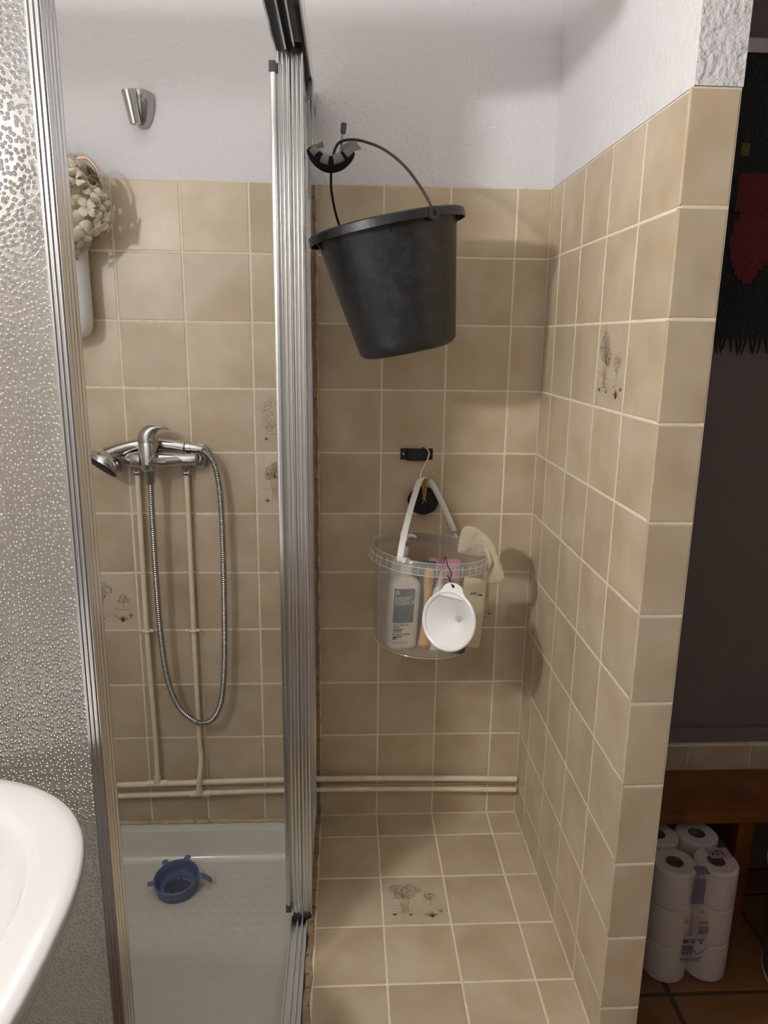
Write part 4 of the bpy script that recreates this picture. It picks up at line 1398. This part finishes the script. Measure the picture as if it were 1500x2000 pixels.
# teal and pink packs, tube, pump bottle, nozzle, round jar lid
def packet(name, label, cat, x, y, a, b, h, mat, yaw, top=0.5, tilt=(0, 4)):
    t = thing(name, (x, y, cfloor(x) + 0.001), label, cat, rot=(math.radians(tilt[0]), math.radians(tilt[1]), yaw))
    bm = BM()
    loft(bm, [(a * 0.92, b * 0.8, 0), (a, b, 0.006), (a, b, h * 0.45), (a * 0.99, b * 0.85, h * 0.8), (a * 0.98, b * top, h * 0.96), (a * 0.97, b * top * 0.7, h)], 4.5, 32)
    o = obj('pack_body', bm, mat, t, local=True)
    return t, o
packet('teal_packet', 'dark teal packet standing behind the wooden brush', 'packet', -0.291, -0.165, 0.020, 0.012, 0.196, M_TEALBOX, 0.1)
pk, po = packet('pink_packet', 'pink soft packet at the back of the clear bucket', 'packet', -0.243, -0.105, 0.040, 0.014, 0.188, M_PINK, 0.05)
bm = BM()
for k in range(7):
    quad(bm, basis((0, -0.0148, 0), (1, 0, 0), (0, 0, 1), (0, -1, 0)), -0.024, 0.018 - (k % 3) * 0.008, 0.082 + k * 0.009, 0.0845 + k * 0.009)
obj('printed_lines', bm, M_WHITE, po, smooth=False, local=True)
ct, co = packet('cream_tube', 'pale cream toiletry tube behind the white funnel', 'tube', -0.178, -0.165, 0.027, 0.013, 0.165, M_CREAMTUBE, -0.12, 0.12)
bm = BM()
for k, (u, h) in enumerate(((0.0, 0.006), (0.005, 0.008), (0.010, 0.008), (0.0165, 0.003), (0.020, 0.004), (0.0235, 0.003))):
    quad(bm, basis((-0.008, -0.0118, 0.128), (1, 0, 0), (0, 0, 1), (0, -1, 0)), u, u + 0.0028, 0.0, h)
obj('tube_print', bm, M_INK, co, smooth=False, local=True)
pb = thing('pump_bottle', (-0.338, -0.095, cfloor(-0.338)), 'white pump bottle at the back left of the clear bucket', 'bottle', rot=(0, math.radians(3), 0.3))
bm = BM()
lathe(bm, [(0, 0), (0.024, 0), (0.026, 0.004), (0.026, 0.165), (0.020, 0.178), (0.011, 0.184), (0.011, 0.192), (0, 0.192)], 32)
obj('bottle_body', bm, M_BOTTLE, pb, local=True)
bm = BM()
lathe(bm, [(0, 0.192), (0.0125, 0.192), (0.0125, 0.207), (0.005, 0.210), (0.005, 0.222), (0.009, 0.224), (0.0095, 0.240), (0.007, 0.2435), (0, 0.2435)], 24)
tube(bm, [(0.006, 0, 0.234), (0.020, -0.004, 0.236), (0.028, -0.006, 0.231)], [0.005, 0.0042, 0.003], 10)
obj('pump_head', bm, M_WHITE, pb, local=True)
nz_ = thing('nozzle_bottle', (-0.262, -0.190, cfloor(-0.262)), 'small pale bottle with pointed nozzle behind the funnel tab', 'bottle', rot=(0, math.radians(4), 0))
bm = BM()
lathe(bm, [(0, 0), (0.015, 0), (0.016, 0.003), (0.016, 0.135), (0.013, 0.145), (0.010, 0.148), (0.0095, 0.152)], 24)
obj('bottle_body', bm, M_BOTTLE, nz_, local=True)
bm = BM()
lathe(bm, [(0.0095, 0.150), (0.0075, 0.156), (0.0022, 0.184), (0, 0.185)], 24)
obj('nozzle', bm, M_CREAMTUBE, nz_, local=True)
jr = thing('dark_lidded_jar', (-0.212, -0.198, cfloor(-0.212)), 'small dark green lidded jar low in the clear bucket', 'jar', rot=(0, math.radians(4), 0))
bm = BM()
lathe(bm, [(0, 0), (0.020, 0), (0.022, 0.003), (0.022, 0.030), (0.0205, 0.032), (0, 0.032)], 32)
obj('jar_body', bm, M_DKGREEN, jr, local=True)
bm = BM()
lathe(bm, [(0, 0.0315), (0.0225, 0.0315), (0.0225, 0.042), (0.021, 0.044), (0, 0.044)], 32)
obj('jar_lid', bm, M_DKGREEN, jr, local=True)
# washing mitt draped over the rim
mt_ = thing('washing_mitt', (-0.142, -0.150, 0.775), 'cream terry washing mitt draped over the right rim of the clear bucket', 'washcloth')
inner_o = [(-0.2065, -0.146, 0.7827), (-0.204, -0.148, 0.813), (-0.1981, -0.152, 0.8407), (-0.1855, -0.154, 0.8479), (-0.1678, -0.156, 0.8431), (-0.1497, -0.162, 0.8311), (-0.1347, -0.170, 0.813), (-0.1290, -0.172, 0.7950), (-0.1400, -0.160, 0.7777), (-0.1647, -0.146, 0.7705), (-0.1884, -0.142, 0.7729)]
outer_o = [(-0.1581, -0.1729, 0.8229), (-0.1477, -0.172, 0.8262), (-0.1374, -0.1746, 0.8186), (-0.1287, -0.1824, 0.7994), (-0.1192, -0.1928, 0.7738), (-0.1121, -0.199, 0.7491), (-0.1135, -0.200, 0.7322), (-0.1294, -0.201, 0.725), (-0.1492, -0.203, 0.7275), (-0.1556, -0.205, 0.7408), (-0.1506, -0.2063, 0.7654), (-0.1476, -0.1972, 0.7877), (-0.1528, -0.1829, 0.8079)]
def pillow(bm, outline, th, nrm):
    """soft closed cushion between two bulging copies of an outline"""
    o = smooth_path(outline + [outline[0]], 4)[:-1]
    c = sum((Vector(p) for p in o), Vector()) / len(o)
    nrm = Vector(nrm).normalized()
    sides = []
    for sg in (1, -1):
        rings = []
        for f, t in ((1.0, 0.0), (0.97, 0.45), (0.90, 0.75), (0.72, 0.95), (0.45, 1.0), (0.2, 1.0)):
            if t == 0.0 and sg == -1:
                rings.append(sides[0][0])
            else:
                rings.append([bm.verts.new(c + (p - c) * f + nrm * (sg * th * t)) for p in o])
        n = len(o)
        for r0_, r1_ in zip(rings, rings[1:]):
            for k in range(n):
                bm.faces.new((r0_[k], r0_[(k + 1) % n], r1_[(k + 1) % n], r1_[k]))
        bm.faces.new(rings[-1])
        sides.append(rings)
bm = BM()
pillow(bm, inner_o, 0.0095, (0.35, -1, 0.15))
pillow(bm, outer_o, 0.0085, (0.55, -0.8, 0.1))
for v in bm.verts:
    v.co += Vector((0.4, -0.8, 0.4)) * (0.0030 * noise.noise(v.co * 60) + 0.0014 * noise.noise(v.co * 170))
mo = obj('mitt_cloth', bm, M_KNIT, mt_, angle=180)
sd = mo.modifiers.new('smooth', 'SUBSURF')
sd.levels = 2
sd.render_levels = 2
# funnel on its chain
fn = thing('white_funnel', (-0.250, -0.322, 0.690), 'white plastic funnel hanging by a chain in front of the clear bucket', 'funnel')
fd = Vector((0.60, 0.74, -0.22)).normalized()
fm = axis_matrix((-0.250, -0.326, 0.688), fd)
bm = BM()
lathe(bm, [(0.061, -0.002), (0.0632, -0.0012), (0.064, 0.0015), (0.0628, 0.004), (0.0585, 0.005), (0.0115, 0.043), (0.0085, 0.047), (0.0062, 0.076), (0.0048, 0.076), (0.0072, 0.046), (0.0100, 0.0405), (0.0565, 0.003), (0.0570, -0.0005)], 56, fm, close=True)
fb = obj('funnel_cone', bm, M_WHITEGLOW, fn)
bm = BM()
tube(bm, [fm @ Vector((0.0605 * math.cos(2 * PI * k / 56), 0.0605 * math.sin(2 * PI * k / 56), -0.0012)) for k in range(57)], 0.0016, 8, cap=False)
obj('rim_bead', bm, M_WHITEGLOW, fn)
bm = BM()
lathe(bm, [(0, 0.0462), (0.0075, 0.0462), (0.0075, 0.0474), (0, 0.0474)], 24, fm)
obj('throat', bm, M_GREYHOLE, fn)
# tab on top in the mouth plane
upv = (Vector((0, 0, 1)) - fd * fd.z).normalized()
rgt = upv.cross(-fd).normalized()
tb = basis(Vector((-0.250, -0.326, 0.688)), rgt, upv, -fd)
bm = BM()
o = []
for k in range(17):
    a = PI * k / 16
    o.append((0.024 * math.cos(a), 0.064 + 0.016 * math.sin(a)))
o += [(-0.031, 0.056), (-0.036, 0.049), (0.036, 0.049), (0.031, 0.056)]
prism(bm, o, -0.0025, 0.0006, tb)
tbo = obj('hang_tab', bm, M_WHITEGLOW, fn, smooth=False)
bm = BM()
lathe(bm, [(0, 0.0009), (0.0034, 0.0009)], 16, tb @ Matrix.Translation((0.0, 0.0725, 0)))
obj('tab_hole', bm, M_INK, tbo, smooth=False)
fc = thing('hook_chain', (-0.246, -0.300, 0.79), 'thin metal hook and ball chain from the clear rim to the funnel', 'chain')
bm = BM()
tube(bm, smooth_path([(-0.2545, -0.2640, 0.797), (-0.2535, -0.2665, 0.807), (-0.2525, -0.2775, 0.8115), (-0.2520, -0.2870, 0.806), (-0.2500, -0.2900, 0.796), (-0.2440, -0.2930, 0.786), (-0.2420, -0.2940, 0.776), (-0.2465, -0.2960, 0.771), (-0.2505, -0.2950, 0.777)], 6), 0.0012, 8)
obj('hook', bm, M_WIRE, fc)
tp_ = tb @ Vector((0.0, 0.0725, 0.003))
c0 = Vector((-0.2465, -0.2965, 0.770))
for k in range(6):
    bm = BM()
    bmesh.ops.create_uvsphere(bm, u_segments=10, v_segments=8, radius=0.0023 if k % 2 == 0 else 0.0016, matrix=Matrix.Translation(c0.lerp(tp_, k / 5)))
    obj('chain_bead', bm, M_WIRE, fc)
bm = BM()
tube(bm, [c0, tp_, tb @ Vector((0.0, 0.0725, -0.004))], 0.0008, 6)
obj('link_wire', bm, M_WIRE, fc)

# ---------------------------------------------------------------- added mat, out of view, greys the brown floor reflections in the metal posts
bmx = thing('reflection_mat', (-0.5, -1.73, ZF), 'added unseen grey mat that mutes brown floor reflections in the metal posts', 'reflection mat')
bm = BM()
box(bm, -1.30, 0.25, -2.20, -1.27, ZF + 0.0006, ZF + 0.012, 0.004)
obj('reflection_mat_slab', bm, M_MAT, bmx)

# ---------------------------------------------------------------- washbasin
SZ = 0.660
sx0, sy0 = XL + 0.002, -1.125
sk = thing('washbasin', (-1.10, sy0, ZF), 'white ceramic washbasin in front of the textured shower door', 'washbasin')
def basin_outline(n=72):
    """closed loop, wall side straight at XL, rounded front; returns (x, y)"""
    o = []
    for k in range(n):
        t = 2 * PI * k / n
        c, s = math.cos(t), math.sin(t)
        e = 2.75
        x = 0.335 * math.copysign(abs(c) ** (2 / e), c)
        y = 0.318 * math.copysign(abs(s) ** (2 / e), s)
        px = -1.090 + x
        if px < sx0:
            px = sx0
        o.append((px, sy0 + y))
    return o
out = basin_outline()
icx, icy = -1.055, sy0
def ring_at(f, z, dx=0.0):
    return [(icx + dx + (x - icx) * f, icy + (y - icy) * f, z) for x, y in out]
bm = BM()
rg = []
def inner_ring(f, z):
    return [(icx + (max(x, XL + 0.10) - icx) * f, icy + (y - icy) * f, z) for x, y in out]
specs = [ring_at(0.46, SZ - 0.180), ring_at(0.72, SZ - 0.110), ring_at(0.92, SZ - 0.052), ring_at(0.972, SZ - 0.036), ring_at(0.990, SZ - 0.022), ring_at(1.0, SZ - 0.010), ring_at(0.996, SZ - 0.003), ring_at(0.985, SZ), ring_at(0.95, SZ + 0.0005)] + [inner_ring(f, z) for f, z in ((0.84, SZ - 0.001), (0.815, SZ - 0.004), (0.795, SZ - 0.014), (0.77, SZ - 0.036), (0.70, SZ - 0.078), (0.56, SZ - 0.112), (0.34, SZ - 0.130), (0.12, SZ - 0.136))]
for s in specs:
    rg.append([bm.verts.new(p) for p in s])
for a, b in zip(rg, rg[1:]):
    n = len(a)
    for k in range(n):
        bm.faces.new((a[k], a[(k + 1) % n], b[(k + 1) % n], b[k]))
bm.faces.new(rg[0])
bm.faces.new(rg[-1])
so_ = obj('basin', bm, M_CERAMIC, sk, angle=70)
bm = BM()
lathe(bm, [(0, 0.002), (0.016, 0.002), (0.022, 0.0006), (0.022, -0.001)], 28, Matrix.Translation((icx, icy, SZ - 0.1355)))
obj('drain', bm, M_CHROME, sk)
bm = BM()
lathe(bm, [(0, ZF), (0.11, ZF), (0.10, ZF + 0.03), (0.075, ZF + 0.25), (0.085, SZ - 0.22), (0.12, SZ - 0.172), (0, SZ - 0.172)], 32, Matrix.Translation((-1.15, sy0, 0)))
obj('pedestal', bm, M_CERAMIC, sk)

# ---------------------------------------------------------------- alcove at the right
tp = thing('tapestry', (0.75, -0.012, 1.27), 'black woven wall tapestry with red stepped motif and dark fringe', 'tapestry')
bm = BM()
box(bm, 0.33, 1.10, -0.014, -0.006, 1.268, 1.868, 0.001, 1)
tw = obj('weave', bm, M_TAP, tp, smooth=False)
bm = BM()
box(bm, 0.33, 1.10, -0.0155, -0.0055, 1.560, 1.866, 0.001, 1)
obj('teal_field', bm, M_TAPTEAL, tw, smooth=False)
bm = BM()
st = 0.009
# stepped outline, left side measured, right side mirrored about x=0.56
left = [(0.418, 1.628), (0.416, 1.560), (0.412, 1.548), (0.420, 1.548), (0.428, 1.548), (0.428, 1.530), (0.418, 1.530), (0.418, 1.500), (0.412, 1.500), (0.412, 1.470), (0.418, 1.470), (0.418, 1.440), (0.424, 1.440), (0.424, 1.425), (0.432, 1.425), (0.432, 1.412), (0.440, 1.412), (0.440, 1.400), (0.452, 1.400), (0.452, 1.393), (0.474, 1.393), (0.474, 1.402), (0.480, 1.402), (0.480, 1.414), (0.486, 1.414), (0.486, 1.424), (0.496, 1.424), (0.496, 1.434), (0.512, 1.434), (0.512, 1.446), (0.532, 1.446), (0.532, 1.460), (0.56, 1.460)]
right = [(1.12 - x, z) for x, z in reversed(left)]
prism(bm, left + right, 0.0152, 0.0176, basis((0, 0, 0), (1, 0, 0), (0, 0, 1), (0, -1, 0)))
obj('red_motif', bm, M_TAPRED, tw, smooth=False)
bm = BM()
box(bm, 0.414, 0.433, -0.0175, -0.014, 1.664, 1.690)
box(bm, 0.687, 0.706, -0.0175, -0.014, 1.664, 1.690)
obj('olive_square', bm, M_TAPOLIVE, tw, smooth=False)
rnd = random.Random(3)
for k in range(64):
    x = 0.336 + k * 0.012 + rnd.uniform(-0.002, 0.002)
    bm = BM()
    sl = rnd.uniform(-0.010, 0.010)
    tube(bm, smooth_path([(x, -0.010, 1.270), (x + sl * 0.4, -0.012, 1.252), (x + sl, -0.011, 1.232 + rnd.uniform(-0.004, 0.006))], 3), [0.0028, 0.0027, 0.0026, 0.0026, 0.0024, 0.002, 0.0012], 5)
    obj('fringe_strand', bm, M_FRINGE, tp, smooth=False)
rd = thing('hanging_rail', (0.75, -0.02, 1.882), 'grey metal rail holding the top of the tapestry', 'rail')
bm = BM()
box(bm, 0.30, 1.14, -0.022, -0.006, 1.868, 1.898, 0.003)
obj('rail_bar', bm, M_ALU_MAT, rd, smooth=False)
bm = BM()
for x in (0.38, 1.06):
    box(bm, x - 0.01, x + 0.01, -0.0065, -0.0002, 1.872, 1.894)
obj('rail_bracket', bm, M_ALU_MAT, rd, smooth=False)
# bench
bn = thing('wooden_bench', (0.55, -0.12, ZF), 'low varnished wooden bench below the tile strip', 'bench')
bm = BM()
box(bm, 0.075, 1.20, -0.222, -0.030, 0.114, 0.139, 0.003)
obj('seat_board', bm, M_PINEWOOD, bn, smooth=False)
for x in (0.508, 1.12, 0.085):
    bm = BM()
    box(bm, x, x + 0.040, -0.210, -0.045, ZF, 0.114, 0.003)
    obj('leg_board', bm, M_PINEWOOD, bn, smooth=False)
bm = BM()
box(bm, 0.13, 1.12, -0.060, -0.045, 0.06, 0.112, 0.002)
obj('stretcher', bm, M_PINEWOOD, bn, smooth=False)
# toilet paper pack
tpk = thing('toilet_paper_pack', (0.330, -0.27, ZF), 'plastic wrapped pack of white toilet rolls under the bench', 'toilet paper')
RR, RH = 0.049, 0.0975
bm = BM()
lathe(bm, [(0.020, 0.001), (RR - 0.004, 0.0), (RR, 0.004), (RR, RH - 0.004), (RR - 0.004, RH), (0.020, RH - 0.001)], 32, close=True)
r0 = obj('roll', bm, M_PAPER, tpk, local=True)
bm = BM()
lathe(bm, [(0.0185, 0.002), (0.0202, 0.002), (0.0202, RH - 0.002), (0.0185, RH - 0.002)], 24, close=True)
k0 = obj('roll_core', bm, M_CARD, r0, local=True)
bm = BM()
lathe(bm, [(0, RH - 0.022), (0.0186, RH - 0.022)], 20)
q0 = obj('core_shadow_disc', bm, M_CARD, r0, local=True)
first = True
for zi in range(3):
    for yi in range(2):
        for xi in range(2):
            if first:
                o, first = r0, False
            else:
                o = r0.copy()
                C.objects.link(o)
                o.parent = tpk
                for ch in (k0, q0):
                    c2 = ch.copy()
                    C.objects.link(c2)
                    c2.parent = o
            o.location = (-0.035 + xi * 0.0985, -0.053 + yi * 0.0985, zi * (RH + 0.0005) + 0.0006)
bm = BM()
ol = []
for cxx, cyy, a0 in ((0.0635, 0.0455, 0), (-0.035, 0.0455, 90), (-0.035, -0.053, 180), (0.0635, -0.053, 270)):
    for k in range(9):
        a = math.radians(a0 + k * 90 / 8)
        ol.append((cxx + 0.0498 * math.cos(a), cyy + 0.0498 * math.sin(a)))
z1 = 3 * RH + 0.0025
rg = []
for f, z in ((0.97, 0.0004), (1.0, 0.006), (1.0, 0.095), (0.990, 0.098), (1.0, 0.101), (1.0, 0.193), (0.990, 0.196), (1.0, 0.199), (1.0, z1 - 0.006), (0.97, z1)):
    rg.append([bm.verts.new(((x - 0.014) * f + 0.014, (y + 0.004) * f - 0.004, z)) for x, y in ol])
for a, b in zip(rg, rg[1:]):
    n = len(a)
    for k in range(n):
        bm.faces.new((a[k], a[(k + 1) % n], b[(k + 1) % n], b[k]))
bm.faces.new(rg[-1])
wr = obj('wrap_film', bm, M_WRAP, tpk, local=True)
fp_ = basis((-0.001, -0.1040, 0), (1, 0, 0), (0, 0, 1), (0, -1, 0))
def decal(name, mat, quads, dy=0.0):
    bm = BM()
    for u0, u1, v0, v1 in quads:
        quad(bm, fp_, u0, u1, v0, v1, dy)
    return obj(name, bm, mat, wr, smooth=False, local=True)
decal('barcode_print', M_PURPLE, [(-0.020, 0.006, 0.0845 + k * 0.0042, 0.0865 + k * 0.0042 + 0.0008 * (k % 2)) for k in range(6)] + [(-0.020, 0.030 - (k % 2) * 0.006, 0.066 + k * 0.004, 0.0675 + k * 0.004) for k in range(3)])
decal('barcode_print', M_NAVY, [(0.014, 0.038, 0.142 + k * 0.0038, 0.1440 + k * 0.0038) for k in range(5)])
decal('yellow_print', M_YELLOW, [(-0.020, -0.012, 0.1700, 0.178), (0.014, 0.034, 0.1665, 0.174)])
decal('small_print', M_PURPLE, [(-0.018, -0.006, 0.116, 0.126), (-0.002, 0.012, 0.123, 0.1250), (0.002, 0.010, 0.116, 0.121), (0.016, 0.032, 0.122, 0.1245), (0.022, 0.027, 0.113, 0.120)])
decal('pink_print', M_PINKWRAP, [(-0.018, 0.034, 0.128, 0.136)], -0.0003)
bm = BM()
for s in (-1, 1):
    stroke(bm, [(0.0, 0.0), (0.5 * s * 0.022, 0.011), (s * 0.022, 0.022)], 0.0022, 0)
bmesh.ops.transform(bm, matrix=fp_ @ Matrix.Translation((0.020, 0.084, 0.0004)), verts=bm.verts)
obj('crossed_symbol', bm, M_PURPLE, wr, smooth=False, local=True)
obj('size_print', text_bm('x2', 0.011, fp_ @ Matrix.Translation((0.010, 0.196, 0.0004))), M_INK, wr, smooth=False, local=True)
bm = BM()
for k in range(7):
    u = -0.011 + k * 0.0042
    quad(bm, fp_, u, u + 0.0026, 0.222, 0.288, 0.0005)
    quad(bm, basis((0.014, -0.104, z1 + 0.0006), (1, 0, 0), (0, 1, 0), (0, 0, 1)), u - 0.004, u - 0.0014, 0.004, 0.030)
obj('carry_strip_print', bm, M_NAVY, wr, smooth=False, local=True)
bm = BM()
quad(bm, basis((0.014, -0.004, z1 + 0.0008), (1, 0, 0), (0, 1, 0), (0, 0, 1)), 0.040, 0.092, -0.045, -0.010)
obj('flap_print', bm, M_PINKWRAP, wr, smooth=False, local=True)
obj('flap_text', text_bm('x32', 0.022, basis((0.060, -0.040, z1 + 0.0014), (1, 0.1, 0), (-0.1, 1, 0), (0, 0, 1)), 0.0004), M_INK, wr, smooth=False, local=True)
# grey bin and striped basket at the right edge
bi = thing('grey_bin', (0.715, -0.300, ZF), 'grey plastic bin with pale bottom edge at the right of the bench leg', 'bin')
bm = BM()
bcx, bcy = 0.682, -0.395
lathe(bm, [(0, ZF + 0.001), (0.150, ZF + 0.001), (0.158, ZF + 0.010), (0.176, 0.085), (0.172, 0.085), (0.154, ZF + 0.012), (0, ZF + 0.006)], 48, Matrix.Translation((bcx, bcy, 0)))
obj('bin_body', bm, M_BIN, bi)
bm = BM()
tube(bm, [(bcx + 0.157 * math.cos(2 * PI * k / 48), bcy + 0.157 * math.sin(2 * PI * k / 48), ZF + 0.006) for k in range(49)], 0.004, 8, cap=False)
obj('bin_edge', bm, M_BINRIM, bi)
bm = BM()
tube(bm, [(bcx + 0.176 * math.cos(2 * PI * k / 48), bcy + 0.176 * math.sin(2 * PI * k / 48), 0.085) for k in range(49)], 0.005, 8, cap=False)
obj('bin_edge', bm, M_BINRIM, bi)
bpy.context.view_layer.update()
